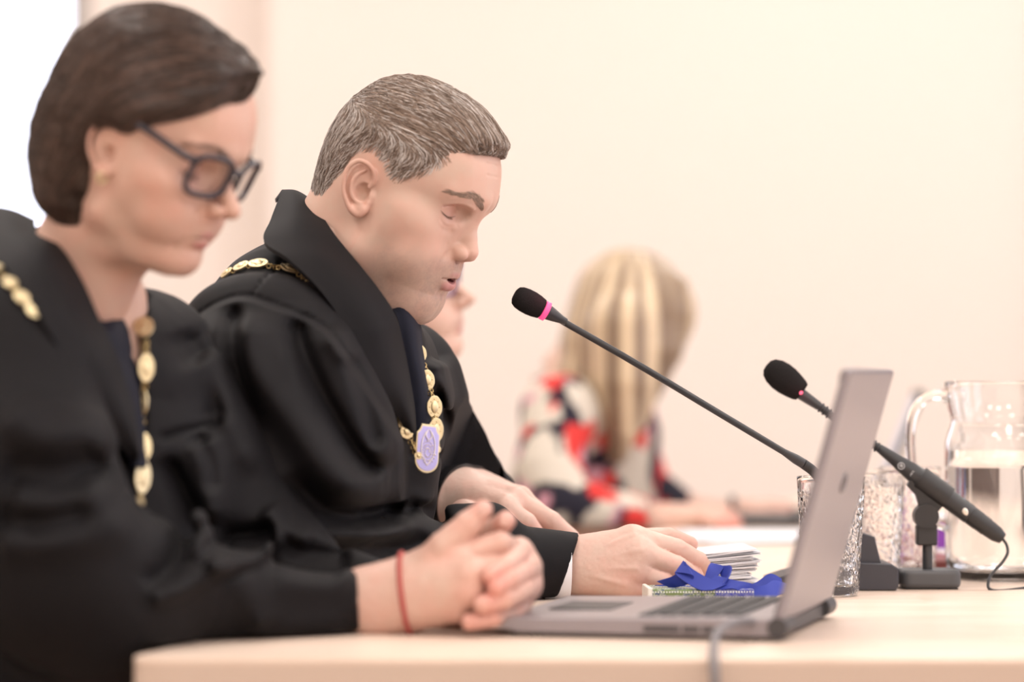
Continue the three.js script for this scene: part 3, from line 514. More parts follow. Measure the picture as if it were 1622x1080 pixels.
const weave = dataTex(256, 256, (u, v, i, j) => { const n = 0.5 + 0.3 * Math.sin((i + j) * Math.PI / 4) + 0.2 * noise(i / 2, j / 2, 0); return [n, n, n]; }, false);
const robeMat = new THREE.MeshPhysicalMaterial({ color: new THREE.Color(0.0068, 0.006, 0.0072), roughness: 0.7, specularIntensity: 0.34, sheen: 0.22, sheenRoughness: 0.45, sheenColor: new THREE.Color(0.10, 0.095, 0.11) });
const navyMat = std(new THREE.Color(0.011, 0.012, 0.022), 0.75, { specularIntensity: 0.35, sheen: 0.3, sheenRoughness: 0.5, sheenColor: new THREE.Color(0.07, 0.07, 0.11) });
const goldMat = new THREE.MeshPhysicalMaterial({ color: new THREE.Color(0.74, 0.63, 0.40), metalness: 1, roughness: 0.4 });
const goldDark = new THREE.MeshPhysicalMaterial({ color: new THREE.Color(0.5, 0.37, 0.17), metalness: 1, roughness: 0.4 });
const shirtMat = std(new THREE.Color(0.82, 0.82, 0.86), 0.8);
// everything is drawn where it stands in the room and then taken into the group's own axes
const into = (grp, name, g, m, label, parent) => { g.translate(-grp.position.x, -grp.position.y, -grp.position.z); return part(name, g, m, parent || grp, label); };
// where the line of sight through a point of the frame meets a field, and the way the surface faces there
function meet(F, px, py, d0, d1) {
  for (let d = d0, n = 0; d < d1 && n < 400; n++) { const p = at(px, py, d), v = F(...p); if (v < 0.0006) { const e = 0.004, g = new THREE.Vector3(F(p[0] + e, p[1], p[2]) - F(p[0] - e, p[1], p[2]), F(p[0], p[1] + e, p[2]) - F(p[0], p[1] - e, p[2]), F(p[0], p[1], p[2] + e) - F(p[0], p[1], p[2] - e)).normalize(); return { p: new THREE.Vector3(...p), n: g, d }; } d += Math.max(0.0008, v * 0.6); }
  return null;
}
// a chain of office: plates joined by small rings, lying on the cloth. runs: lists of [kind, px, py, width, length, depth if it hangs free]
function chainOfOffice(grp, name, runs, F, range, mm) {
  const c = new THREE.Group(); c.name = name; grp.add(c);
  const ring = new THREE.TorusGeometry(mm * 2.6, mm * 0.8, 6, 14), up = new THREE.Vector3();
  for (const items of runs) {
    const P = items.map(it => { const h = it[5] ? null : meet(F, it[1], it[2], ...range); return h ? { p: h.p.clone().addScaledVector(h.n, 0.0022), n: h.n } : { p: new THREE.Vector3(...at(it[1], it[2], it[5] || range[1])), n: new THREE.Vector3(0.25, 0.1, 0.96).normalize() }; });
    items.forEach((it, i) => {
      const a = P[Math.max(0, i - 1)].p, b = P[Math.min(P.length - 1, i + 1)].p, n = P[i].n.clone(); up.copy(b).sub(a).normalize(); up.addScaledVector(n, -up.dot(n)).normalize();
      const x = up.clone().cross(n).normalize(), m = part(it[0] === 'r' ? 'chain_ring' : 'chain_plate', it[0] === 'r' ? ring : plateGeo(it[3], it[4]), it[0] === 'r' ? goldDark : goldMat, c);
      m.quaternion.setFromRotationMatrix(new THREE.Matrix4().makeBasis(x, up, n)); if (it[0] === 'r') { m.rotateY((i % 2 ? 0.9 : -0.6) + rr(-0.2, 0.2)); m.rotateX(rr(-0.4, 0.4)); }
      m.position.copy(P[i].p).sub(grp.position); if (it[0] === 'r') m.position.addScaledVector(x, (i % 2 ? 1 : -1) * mm * 1.6);
    });
  }
  return c;
}
// plates at the given places of the frame, with rings filling the gaps
function links(pts, mm, gap) {                             // pts: [px, py, width, length, depth]
  const out = []; pts.forEach((p, i) => { out.push(['p', p[0], p[1], p[2], p[3], p[4]]); const q = pts[i + 1]; if (!q) return; const L = hyp(q[0] - p[0], q[1] - p[1]), a = p[3] * gap / 2 / L, b = 1 - q[3] * gap / 2 / L, n = Math.max(2, Math.round((b - a) * L / (mm * gap * 3.2))); for (let k = 0; k < n; k++) { const t = mix(a, b, (k + 0.5) / n); out.push(['r', mix(p[0], q[0], t), mix(p[1], q[1], t), 0, 0, p[4] ? mix(p[4], q[4] || p[4], t) : 0]); } });
  return out;
}
const plateCache = {};
function plateGeo(w, l) {                                  // an oval plate with a raised rim and a boss
  const k = w + '_' + l; if (plateCache[k]) return plateCache[k];
  const s = new THREE.Shape(); for (let i = 0; i <= 24; i++) { const a = i / 24 * Math.PI * 2, r = 1 + 0.06 * Math.cos(4 * a), x = Math.sign(Math.cos(a)) * Math.pow(Math.abs(Math.cos(a)), 0.75) * w / 2 * r, y = Math.sign(Math.sin(a)) * Math.pow(Math.abs(Math.sin(a)), 0.75) * l / 2 * r; i ? s.lineTo(x, y) : s.moveTo(x, y); }
  const g = new THREE.ExtrudeGeometry(s, { depth: 0.0012, bevelEnabled: true, bevelSize: 0.0006, bevelThickness: 0.0005, bevelSegments: 2 });
  const boss = new THREE.SphereGeometry(1, 12, 8); boss.scale(w * 0.28, l * 0.3, 0.0014); boss.translate(0, 0, 0.0017);
  const bits = [g.toNonIndexed ? bare(g) : g, bare(boss)]; for (let i = 0; i < 8; i++) { const a = i / 8 * 6.283, b = new THREE.SphereGeometry(w * 0.055, 6, 5); b.translate(Math.cos(a) * w * 0.37, Math.sin(a) * l * 0.38, 0.0018); bits.push(bare(b)); }
  return plateCache[k] = mergeGeometries(bits);
}
// legs and feet under the table and the hem of the robe, so that a sitter rests on the chair and the floor
function seatedLower(hip, fwd, r = 1) {                    // hip [x, z], forward [x, z]
  const [hx, hz] = hip, [fx, fz] = fwd, sx = -fz, sz = fx, out = [];
  for (const s of [-1, 1]) { const o = s * 0.09 * r, k = 0.40 * r, K = [hx + fx * k + sx * o * 1.2, 0.53, hz + fz * k + sz * o * 1.2]; out.push([[hx + sx * o, 0.54, hz + sz * o, 0.085 * r], [...K, 0.062 * r], [K[0] - fx * 0.02, 0.09, K[2] - fz * 0.02, 0.045 * r], [K[0] + fx * 0.14, 0.035, K[2] + fz * 0.14, 0.034]]); }
  return out;
}

// a band that lies round a limb: rings read off a field by walking inwards from all sides
function bandRound(F, c, axis, width, lift, n = 48) {
  const A = new THREE.Vector3(...axis).normalize(), U = new THREE.Vector3(0.1, 1, 0.2).cross(A).normalize(), W = A.clone().cross(U), rows = [];
  for (const o of width ? [-0.5, 0, 0.5] : [0]) { const row = []; for (let i = 0; i <= n; i++) { const a = i / n * Math.PI * 2, d = U.clone().multiplyScalar(Math.cos(a)).addScaledVector(W, Math.sin(a)), q = new THREE.Vector3(...c).addScaledVector(A, o * width); let r = 0.055; for (let k = 0; k < 90; k++) { const v = F(q.x + d.x * r, q.y + d.y * r, q.z + d.z * r); if (v < 0.0004) break; r -= Math.max(0.0003, v * 0.7); if (r < 0.01) break; } row.push(q.clone().addScaledVector(d, r + lift).toArray()); } rows.push(row); }
  return rows;
}
// ---------------------------------------------------------------- the man reading at the microphone
function buildMan() {
  const P = thing('person', 'man with short greying hair in a black robe and gold chain, reading into the microphone', 'person', [at(365, 0, 3.03)[0], 0, -3.03]);
  const M = pose(at(624, 303, 3.0), 26, 20), F = headField(manHead);
  const right = {
    palm: [[J(912, 884, 3.055, 0.020), J(1004, 856, 3.045, 0.0150)], [J(912, 890, 3.052, 0.021), J(1016, 876, 3.032, 0.0145)], [J(912, 905, 3.052, 0.020), J(1008, 902, 3.03, 0.0140)], [J(912, 910, 3.052, 0.019), J(990, 926, 3.032, 0.0130)], [J(905, 898, 3.058, 0.021), J(960, 894, 3.058, 0.025)]],
    fingers: [[J(1000, 852, 3.045, 0.013), J(1072, 870, 3.045, 0.0105), J(1106, 888, 3.06, 0.0092), J(1122, 908, 3.08, 0.0078)], [J(1012, 876, 3.03, 0.013), J(1072, 897, 3.03, 0.0105), J(1100, 913, 3.055, 0.0092), J(1104, 926, 3.085, 0.008)],
      [J(1004, 902, 3.03, 0.0125), J(1052, 920, 3.028, 0.010), J(1076, 928, 3.055, 0.0088), J(1070, 932, 3.085, 0.0078)], [J(986, 926, 3.032, 0.0115), J(1022, 934, 3.03, 0.0088), J(1042, 936, 3.055, 0.0078), J(1038, 936, 3.08, 0.007)],
      [J(940, 875, 3.085, 0.018), J(1000, 858, 3.105, 0.0135), J(1058, 852, 3.115, 0.0108), J(1092, 862, 3.115, 0.0085)]],
  };
  right.tendon = [[[930, 872, 3.02], [1004, 846, 3.03]], [[930, 885, 3.018], [1016, 870, 3.016]], [[930, 900, 3.018], [1008, 900, 3.014]], [[930, 912, 3.02], [990, 926, 3.018]]].map(l => cone([...at(...l[0]), 0], [...at(...l[1]), 0]));
  const left = {
    palm: [[J(722, 794, 3.20, 0.0295), J(800, 806, 3.15, 0.0140)], [J(735, 788, 3.22, 0.028), J(815, 793, 3.17, 0.0140)], [J(745, 784, 3.24, 0.026), J(823, 789, 3.20, 0.0130)], [J(752, 778, 3.25, 0.024), J(822, 792, 3.225, 0.012)], [J(690, 794, 3.205, 0.028), J(735, 790, 3.212, 0.030)]],
    fingers: [[J(798, 806, 3.15, 0.0125), J(834, 828, 3.145, 0.0105), J(852, 850, 3.15, 0.009), J(860, 870, 3.16, 0.008)], [J(815, 794, 3.17, 0.0128), J(873, 826, 3.165, 0.0108), J(904, 852, 3.17, 0.0092), J(922, 872, 3.175, 0.008)], [J(823, 790, 3.20, 0.012), J(880, 834, 3.2, 0.0102), J(908, 858, 3.2, 0.009), J(922, 876, 3.2, 0.008)],
      [J(822, 793, 3.225, 0.011), J(865, 838, 3.23, 0.009), J(890, 860, 3.23, 0.008), J(900, 876, 3.23, 0.007)], [J(735, 815, 3.15, 0.016), J(775, 840, 3.11, 0.013), J(808, 858, 3.10, 0.0108), J(834, 872, 3.11, 0.009)]],
  };
  // the body: head, hands, and beneath the robe the trunk, arms and legs
  const legs = seatedLower([at(365, 0, 3.03)[0], -3.03], [0.96, 0.28], 1.08);
  const core = [chain([J(370, 1010, 3.03, 0.13), J(430, 760, 3.04, 0.11), J(490, 590, 3.03, 0.09), J(530, 480, 3.01, 0.06), J(560, 400, 3.0, 0.055)]), cone(J(430, 570, 2.88, 0.045), J(620, 620, 3.15, 0.04)), chain([J(420, 580, 2.88, 0.04), J(425, 800, 2.86, 0.036), J(660, 890, 2.97, 0.026), J(915, 898, 3.055, 0.02)]), chain([J(620, 620, 3.17, 0.036), J(635, 745, 3.215, 0.022), J(720, 792, 3.21, 0.018)]), ...legs.map(l => chain(l))];
  const bodyF = (x, y, z) => { let d = core[0](x, y, z); for (let i = 1; i < core.length; i++) d = smin(d, core[i](x, y, z), 0.03); return d; };
  const [bl, bh] = bounds([[[...at(370, 1010, 3.03), 0.2], [...at(915, 400, 3.2), 0.08], [...at(430, 560, 2.8), 0.08]], ...legs], 0.03);
  into(P, 'body', mergeGeometries([
    isosurface(F, [-90, -200, -95], [115, 120, 95], 1.15, skinColor(manHead, { beard: 0.72, lip: [0.52, 0.235, 0.225] })).applyMatrix4(M),
    handMesh(right, 0.0016, [0.66, 0.45, 0.37]), handMesh(left, 0.0018, [0.66, 0.45, 0.37]), isosurface(bodyF, bl, bh, 0.013, (x, y, z, c) => { c[0] = SKIN[0]; c[1] = SKIN[1]; c[2] = SKIN[2]; }),
  ]), skinMat);
  into(P, 'hair', manHair(F.core).applyMatrix4(M), hairMat, 'short brown hair going grey at the sides');
  for (const g of brows(F, [[89.5, 27, 9], [86, 32, 20], [81, 34, 32], [70, 30, 47]], 250, 8, [0.33, 0.235, 0.18])) into(P, 'eyebrow', g.applyMatrix4(M), hairMat);
  for (const g of lashes(F, [[67, 9.4, 45.5], [71.4, 7.2, 41], [74.2, 5.6, 33], [75.6, 6.2, 26], [76.5, 7.6, 22]], [0.16, 0.105, 0.08], 2.6)) into(P, 'eyelash', g.applyMatrix4(M), hairMat);
  const teeth = []; for (let i = -3; i <= 3; i++) teeth.push(moved(rbox(3, 6, 6.6, 1.2, 2), 87.2 - 0.028 * (i * 6.4) ** 2 * 0.6, -48.4, i * 6.4, 0, 0, 0)); into(P, 'teeth', join(teeth).applyMatrix4(M), std(new THREE.Color(0.75, 0.7, 0.62), 0.3));

  // robe
  const robe = clothField([
    [chain([J(362, 1060, 3.03, 0.175), J(405, 880, 3.03, 0.16), J(450, 700, 3.02, 0.155), J(485, 590, 3.02, 0.12), J(500, 520, 3.02, 0.08)]), 0.03],
    [cone(J(402, 556, 2.875, 0.066), J(632, 604, 3.17, 0.054)), 0.04],
    [cone(J(438, 488, 2.96, 0.056), J(480, 470, 3.05, 0.055)), 0.04],
    [chain([J(400, 560, 2.87, 0.064), J(408, 650, 2.83, 0.088), J(436, 770, 2.82, 0.092), J(470, 845, 2.85, 0.074)]), 0.035],
    [chain([J(470, 560, 2.86, 0.055), J(535, 680, 2.87, 0.05), J(566, 742, 2.885, 0.036)]), 0.04],
    [chain([J(470, 850, 2.86, 0.075), J(600, 876, 2.93, 0.052), J(720, 888, 2.99, 0.044), J(830, 894, 3.03, 0.038), J(912, 897, 3.055, 0.034)]), 0.03],
    [cone(J(738, 838, 3.0, 0.022), J(774, 832, 3.01, 0.0235)), 0.025],
    [chain([J(632, 604, 3.175, 0.054), J(668, 690, 3.19, 0.058), J(690, 745, 3.2, 0.058), J(722, 792, 3.205, 0.045)]), 0.035],
    [chain([J(690, 700, 3.25, 0.05), J(740, 760, 3.275, 0.04), J(775, 785, 3.285, 0.03)]), 0.03],
    [cone(J(552, 660, 3.08, 0.085), J(570, 775, 3.10, 0.072)), 0.04],
  ], [
    [[[402, 489], [402, 562], [475, 668], [540, 750], [606, 782]], 2.82, 0.017, 0.012],
    [[[374, 476], [380, 540], [392, 603], [430, 700]], 2.82, 0.008, -0.010], [[[473, 493], [480, 546], [524, 644], [573, 725], [612, 760]], 2.83, 0.010, -0.012],
    [[[520, 512], [560, 580], [598, 668], [616, 740]], 2.84, 0.012, 0.009], [[[340, 490], [345, 580], [380, 700], [440, 800]], 2.82, 0.016, 0.009], [[[355, 640], [400, 760], [460, 830]], 2.8, 0.010, -0.010],
    [[[470, 740], [530, 800], [590, 815], [660, 808]], 2.88, 0.012, -0.014], [[[480, 800], [540, 838], [600, 842], [680, 830]], 2.9, 0.012, 0.010], [[[500, 860], [560, 852], [640, 862], [700, 850]], 2.92, 0.010, -0.010], [[[640, 800], [690, 822], [720, 850]], 2.95, 0.009, -0.008], [[[700, 850], [730, 870], [800, 900]], 2.97, 0.012, 0.005],
    [[[430, 800], [470, 850], [520, 880]], 2.83, 0.012, 0.010], [[[560, 560], [590, 640], [612, 720]], 2.9, 0.008, -0.008, 0.06],
    [[[700, 560], [730, 650], [760, 720]], 3.14, 0.010, 0.006, 0.2], [[[690, 600], [715, 690], [735, 740]], 3.14, 0.007, -0.007, 0.2],
    [[[640, 716], [700, 722], [745, 700]], 3.0, 0.004, -0.003, 0.2], [[[690, 560], [700, 640], [700, 720]], 3.05, 0.012, 0.006, 0.2],
  ], (() => {                                              // the sleeve is gathered under the yoke seam; the cloth is never quite flat
    const seam = smooth([[280, 520], [340, 480], [372, 469], [396, 468], [432, 480], [476, 496], [520, 520], [556, 566]].map(p => at(p[0], p[1], 2.82)), 4).map(v => [v.x, v.y]), f = line2(seam), yoke = line2(smooth([[443, 400], [430, 425], [420, 445], [404, 470]].map(p => at(p[0], p[1], 2.86)), 4).map(v => [v.x, v.y]));
    const inside = poly2([...seam, at(640, 700, 2.82), at(640, 1000, 2.82), at(200, 1000, 2.82)].map(p => [p[0], p[1]]));
    return (x, y, z) => { let d = 0.0022 * fbm(x * 16, y * 11, z * 16); if (z > -2.98 && y > 0.85) { const s = inside(x, y); d -= 0.0085 * sstep(-0.001, 0.006, -s) * sstep(0.10, 0.03, -s); const q = f(x, y)[0]; d += 0.0022 * Math.exp(-q * q / 4e-6); if (z > -3.0) { const e = yoke(x, y)[0]; d += 0.0016 * Math.exp(-e * e / 2.5e-6); } } return d; };
  })());
  // cut the near sleeve off at the cuff with a slanting plane
  const cuff = at(899, 897, 3.055), far = at(684, 775, 3.205);
  const robeCut = (x, y, z) => { let d = robe(x, y, z); if (x > cuff[0] - 0.08) d = smax(d, (x - cuff[0]) * 0.94 - (y - cuff[1]) * 0.34, 0.003); if (x > far[0] - 0.1 && z < -3.1 && z > -3.262) d = smax(d, (x - far[0]) * 0.9 + (y - far[1]) * -0.35 + (z - far[2]) * 0.1 - 0.004, 0.003); return smax(d, -(y - (x > at(560, 0, 3)[0] ? 0.7515 : 0.46)), 0.004); };
  into(P, 'robe', isosurface(robeCut, [at(250, 0, 3.05)[0] - 0.15, 0.43, -3.40], [at(960, 0, 3.05)[0], 1.16, -2.66], 0.0034), robeMat, 'black pleated robe with wide gathered sleeves');
  // shawl collar
  const inner = [[470, 322, 3.10], [492, 318, 3.03], [512, 348, 2.965], [534, 380, 2.925], [570, 424, 2.90], [599, 461, 2.89], [625, 502, 2.893], [635, 540, 2.905], [645, 590, 2.915], [654, 645, 2.918], [657, 690, 2.92]];
  const outer = [[436, 318, 3.12], [447, 304, 3.05], [430, 350, 2.97], [419, 385, 2.905], [460, 416, 2.858], [510, 466, 2.838], [560, 541, 2.838], [580, 578, 2.846], [598, 612, 2.858], [626, 654, 2.888], [652, 694, 2.916]];
  const mid = inner.map((p, i) => { const q = outer[i]; return [mix(p[0], q[0], 0.5), mix(p[1], q[1], 0.5) - (i < 3 ? 6 : 2), mix(p[2], q[2], 0.5) - (i < 2 ? 0 : 0.012)]; });
  into(P, 'collar', sheet([inner, mid, outer].map(r => r.map(p => at(...p))), 0.004, 70, 16), robeMat, 'broad black shawl collar');
  const inner2 = [[470, 322, 3.10], [520, 395, 3.12], [590, 470, 3.12], [640, 505, 3.06], [662, 540, 3.02], [672, 600, 2.99], [682, 660, 2.96]], outer2 = [[440, 330, 3.14], [530, 430, 3.2], [620, 490, 3.2], [676, 530, 3.13], [695, 580, 3.08], [700, 640, 3.03], [694, 690, 2.98]];
  into(P, 'collar', sheet([inner2, outer2].map(r => r.map(p => at(...p))), 0.004, 50, 10), robeMat);
  into(P, 'waistcoat', sheet([[[600, 470, 2.97], [628, 500, 2.955], [640, 560, 2.95], [652, 620, 2.945], [657, 690, 2.94]], [[630, 480, 2.96], [646, 506, 2.955], [655, 560, 2.95], [666, 620, 2.945], [668, 690, 2.94]], [[650, 490, 3.02], [662, 508, 3.0], [668, 560, 2.985], [678, 620, 2.97], [680, 680, 2.95]]].map(r => r.map(p => at(...p))), 0.004, 40, 12), navyMat, 'dark navy cloth between the lapels');
  // shirt cuff, watch
  const cuffRing = (c, axis, r0, r1, len, th) => { const g = lathe([[r0, 0], [r0 + th, 0.001], [r1 + th, len], [r1, len + 0.0005], [r1 - 0.001, len], [r0 - 0.001, 0.001], [r0, 0]], 40); g.applyQuaternion(new THREE.Quaternion().setFromUnitVectors(new THREE.Vector3(0, 1, 0), new THREE.Vector3(...axis).normalize())); g.translate(...c); return g; };
  into(P, 'shirt_cuff', cuffRing(at(862, 899, 3.045), [0.99, -0.02, -0.06], 0.0322, 0.0322, 0.0245, 0.0012), shirtMat, 'white shirt cuff under the sleeve');
  const wd = new THREE.Vector3(...at(812, 800, 3.18)).sub(new THREE.Vector3(...at(712, 786, 3.22))).normalize(), wrist = bandRound(handField(left), at(716, 789, 3.208), wd.toArray(), 0.014, 0.0016);
  into(P, 'watch_strap', sheet(wrist, 0.003, 60, 4), std(new THREE.Color(0.012, 0.011, 0.012), 0.25, { specularIntensity: 0.7 }), 'glossy black watch strap');
  // chain of office and badge
  chainOfOffice(P, 'chain_of_office', [
    links([[362, 435, 0.011, 0.013], [384, 425, 0.012, 0.015], [410, 421, 0.013, 0.018], [459, 429, 0.012, 0.018], [504, 458, 0.012, 0.015]], 0.0008, 1680),
    links([[636, 668, 0.011, 0.010, 2.905], [644, 684, 0.011, 0.012, 2.903], [662, 722, 0.006, 0.006, 2.904]], 0.0008, 1680),
    links([[666, 560, 0.010, 0.015, 2.985], [677, 602, 0.012, 0.018, 2.968], [688, 645, 0.013, 0.02, 2.95], [690, 682, 0.013, 0.022, 2.935], [692, 712, 0.006, 0.006, 2.92]], 0.0008, 1680),
  ], robeCut, [2.6, 3.2], 0.0008);
  // badge: shield with a rounded foot, gilt rim and raised arms
  const b = new THREE.Group(); b.name = 'badge'; P.add(b); { const p = at(676, 711, 2.91); b.position.set(p[0] - P.position.x, p[1], p[2] - P.position.z); b.rotation.set(-0.12, 0.42, -0.12, 'YXZ'); }
  const shield = k => { const s = new THREE.Shape(), w = 0.0112 * k, t = 0.0225 * k; s.moveTo(-w * 0.62, t); s.lineTo(w * 0.62, t); s.quadraticCurveTo(w * 0.66, t * 0.8, w, t * 0.66); s.lineTo(w, -t * 0.5); s.absarc(0, -t * 0.5, w, 0, Math.PI, true); s.lineTo(-w, t * 0.66); s.quadraticCurveTo(-w * 0.66, t * 0.8, -w * 0.62, t); return s; };
  part('badge_rim', new THREE.ExtrudeGeometry(shield(1), { depth: 0.0016, bevelEnabled: true, bevelSize: 0.0006, bevelThickness: 0.0006, bevelSegments: 2 }), goldMat, b);
  const face = new THREE.ExtrudeGeometry(shield(0.92), { depth: 0.0012, bevelEnabled: true, bevelSize: 0.0004, bevelThickness: 0.0004, bevelSegments: 2 }); face.translate(0, 0, 0.0012);
  part('badge_face', face, new THREE.MeshPhysicalMaterial({ color: new THREE.Color(0.50, 0.46, 0.80), metalness: 0.55, roughness: 0.28 }), b, 'lilac silver face of the badge');
  const rel = []; for (let i = 0; i < 60; i++) { const t = i / 60, a = t * 19, r = 0.0018 + 0.0065 * t; const s = new THREE.SphereGeometry(rr(0.0005, 0.0009), 6, 5); s.translate(Math.cos(a) * r * 0.95, Math.sin(a) * r * 1.5 - 0.003, 0.0032); rel.push(bare(s)); }
  for (const s of [-1, 1]) rel.push(bare(tube([[s * 0.003, 0.016, 0.003], [s * 0.0065, 0.006, 0.0033], [s * 0.006, -0.006, 0.0033], [0, -0.016, 0.003]], 0.0006, 6, 6)), bare(tube([[s * 0.001, 0.018, 0.003], [s * 0.003, 0.012, 0.0034], [s * 0.0005, 0.008, 0.0034]], 0.0006, 6, 6)));
  part('coat_of_arms', join(rel), new THREE.MeshPhysicalMaterial({ color: new THREE.Color(0.78, 0.72, 0.72), metalness: 0.9, roughness: 0.35 }), b, 'raised coat of arms');
  return P;
}
buildMan(); console.log('man', Date.now() - T0);
// ---------------------------------------------------------------- the woman with the bob and glasses
function glasses(P, M, o, mat, lensMat) {                  // in a head's own axes
  const G = new THREE.Group(); G.name = 'glasses'; P.add(G);
  const ringPts = (s) => { const pts = []; for (let i = 0; i < 36; i++) { const a = i / 36 * Math.PI * 2, c = Math.cos(a), q = Math.sin(a), z = Math.sign(c) * Math.pow(Math.abs(c), 0.62) * o.w / 2, y = Math.sign(q) * Math.pow(Math.abs(q), 0.62) * o.h / 2 * (1 + 0.08 * c); pts.push([o.x - 0.0045 * (s * (o.z + z)) ** 2 + 0.16 * (y), o.y + y, s * (o.z + z)]); } return pts; };
  for (const s of [1, -1]) {
    const r = ringPts(s); into(P, 'rim', tube([...r, r[0], r[1]], o.t || 1.7, 8, 2).applyMatrix4(M), mat, undefined, G);
    const cx = r.reduce((a, p) => a + p[0], 0) / 36, pos = [cx, o.y, s * o.z], idx = []; const pp = [...pos]; r.forEach(p => pp.push(...p)); for (let i = 0; i < 36; i++) idx.push(0, 1 + i, 1 + (i + 1) % 36);
    const g = new THREE.BufferGeometry(); g.setAttribute('position', new THREE.Float32BufferAttribute(pp, 3)); g.setIndex(idx); g.computeVertexNormals(); into(P, 'lens', g.applyMatrix4(M), lensMat, undefined, G);
    const e = [o.x - 0.0045 * (o.z + o.w / 2) ** 2 + 0.16 * o.h * 0.35, o.y + o.h * 0.33, s * (o.z + o.w / 2 + 1)];
    into(P, 'temple', tube([e, [e[0] - 6, e[1] + 0.5, s * (o.z + o.w / 2 + 6)], [30, o.ty + 2, s * o.tz], [4, o.ty + 3, s * (o.tz + 1)], [-12, o.ty - 8, s * (o.tz + 1)]], o.t ? o.t * 1.15 : 2, 8, 6).applyMatrix4(M), mat, undefined, G);
  }
  const b = o.z - o.w / 2; into(P, 'bridge', tube([[o.x + 1, o.y + 6, b], [o.x + 3, o.y + 8, 0], [o.x + 1, o.y + 6, -b]], o.t || 1.7, 8, 6).applyMatrix4(M), mat, undefined, G);
  return G;
}
const frameBlack = std(new THREE.Color(0.035, 0.03, 0.04), 0.25, { specularIntensity: 0.8 });
const lensMat = new THREE.MeshPhysicalMaterial({ color: 0xffffff, roughness: 0.02, transmission: 1, thickness: 0, ior: 1.5 });
function buildWoman() {
  const P = thing('person', 'woman with a dark brown bob and black glasses, black robe, hands clasped', 'person', [at(40, 0, 2.66)[0], 0, -2.66]);
  const M = pose(at(226, 243, 2.6), 21.5, 24), F = headField(womanHead);
  const right = {
    palm: [[J(590, 940, 2.625, 0.021), J(728, 884, 2.597, 0.0120)], [J(590, 948, 2.622, 0.022), J(746, 908, 2.58, 0.0118)], [J(590, 966, 2.622, 0.021), J(744, 937, 2.58, 0.0112)], [J(590, 974, 2.625, 0.019), J(728, 964, 2.592, 0.0105)], [J(570, 950, 2.63, 0.024), J(640, 950, 2.62, 0.022)], [J(620, 930, 2.63, 0.018), J(690, 890, 2.62, 0.017)]],
    fingers: [[J(726, 882, 2.597, 0.0115), J(792, 860, 2.60, 0.0098), J(812, 868, 2.632, 0.0086), J(802, 884, 2.66, 0.0078)], [J(744, 908, 2.58, 0.0112), J(800, 892, 2.602, 0.0096), J(816, 902, 2.635, 0.0085), J(804, 914, 2.66, 0.0076)], [J(742, 937, 2.58, 0.0108), J(794, 930, 2.602, 0.0092), J(812, 938, 2.635, 0.0082), J(800, 948, 2.66, 0.0074)], [J(726, 964, 2.592, 0.0098), J(775, 966, 2.605, 0.0082), J(795, 968, 2.63, 0.0074), J(785, 972, 2.65, 0.0068)],
      [J(656, 916, 2.612, 0.0155), J(704, 867, 2.60, 0.0138), J(742, 830, 2.598, 0.0112), J(765, 807, 2.598, 0.0082)]],
  };
  const left = {
    palm: [[J(690, 955, 2.70, 0.022), J(822, 872, 2.655, 0.0115)], [J(690, 955, 2.70, 0.022), J(836, 898, 2.65, 0.0115)], [J(690, 965, 2.70, 0.021), J(838, 930, 2.65, 0.0110)], [J(690, 970, 2.70, 0.02), J(822, 962, 2.65, 0.0098)], [J(640, 950, 2.70, 0.023), J(690, 955, 2.70, 0.022)]],
    fingers: [[J(822, 874, 2.65, 0.0108), J(818, 882, 2.612, 0.0094), J(798, 898, 2.583, 0.0086), J(777, 911, 2.568, 0.0076)], [J(836, 898, 2.645, 0.0108), J(828, 906, 2.61, 0.0096), J(806, 918, 2.58, 0.0088), J(786, 930, 2.566, 0.0078)], [J(836, 926, 2.645, 0.0105), J(827, 934, 2.605, 0.0098), J(798, 948, 2.576, 0.009), J(764, 957, 2.566, 0.0079)], [J(820, 960, 2.645, 0.0096), J(812, 968, 2.61, 0.0088), J(780, 978, 2.58, 0.008), J(744, 985, 2.572, 0.0071)],
      [J(730, 910, 2.675, 0.0155), J(758, 872, 2.65, 0.0132), J(780, 843, 2.625, 0.0110), J(802, 824, 2.61, 0.0082)]],
  };
  const legs = seatedLower([at(40, 0, 2.66)[0], -2.66], [0.96, 0.28], 0.95);
  const core = [chain([J(50, 1060, 2.66, 0.12), J(70, 800, 2.69, 0.09), J(105, 640, 2.70, 0.06), J(130, 560, 2.69, 0.045), J(160, 480, 2.66, 0.04)]), cone(J(60, 580, 2.52, 0.04), J(240, 590, 2.76, 0.04)), chain([J(50, 580, 2.50, 0.042), J(110, 880, 2.5, 0.036), J(350, 955, 2.56, 0.028), J(590, 957, 2.625, 0.019)]), chain([J(250, 610, 2.78, 0.034), J(380, 830, 2.765, 0.028), J(520, 932, 2.725, 0.022), J(650, 955, 2.70, 0.02)]), ...legs.map(l => chain(l))];
  const bodyF = (x, y, z) => { let d = core[0](x, y, z); for (let i = 1; i < core.length; i++) d = smin(d, core[i](x, y, z), 0.03); return d; };
  const [bl, bh] = bounds([[[...at(50, 1060, 2.66), 0.18], [...at(650, 430, 2.8), 0.05], [...at(40, 560, 2.45), 0.08]], ...legs], 0.03);
  into(P, 'body', mergeGeometries([
    isosurface(F, [-100, -158, -90], [115, 120, 90], 1.7, skinColor(womanHead, { skin: [0.60, 0.375, 0.295], lip: [0.46, 0.14, 0.15] })).applyMatrix4(M),
    handMesh(right, 0.0018, [0.65, 0.43, 0.35]), handMesh(left, 0.0018, [0.65, 0.43, 0.35]), isosurface(bodyF, bl, bh, 0.013, (x, y, z, c) => { c[0] = SKIN[0]; c[1] = SKIN[1]; c[2] = SKIN[2]; }),
  ]), skinMat);
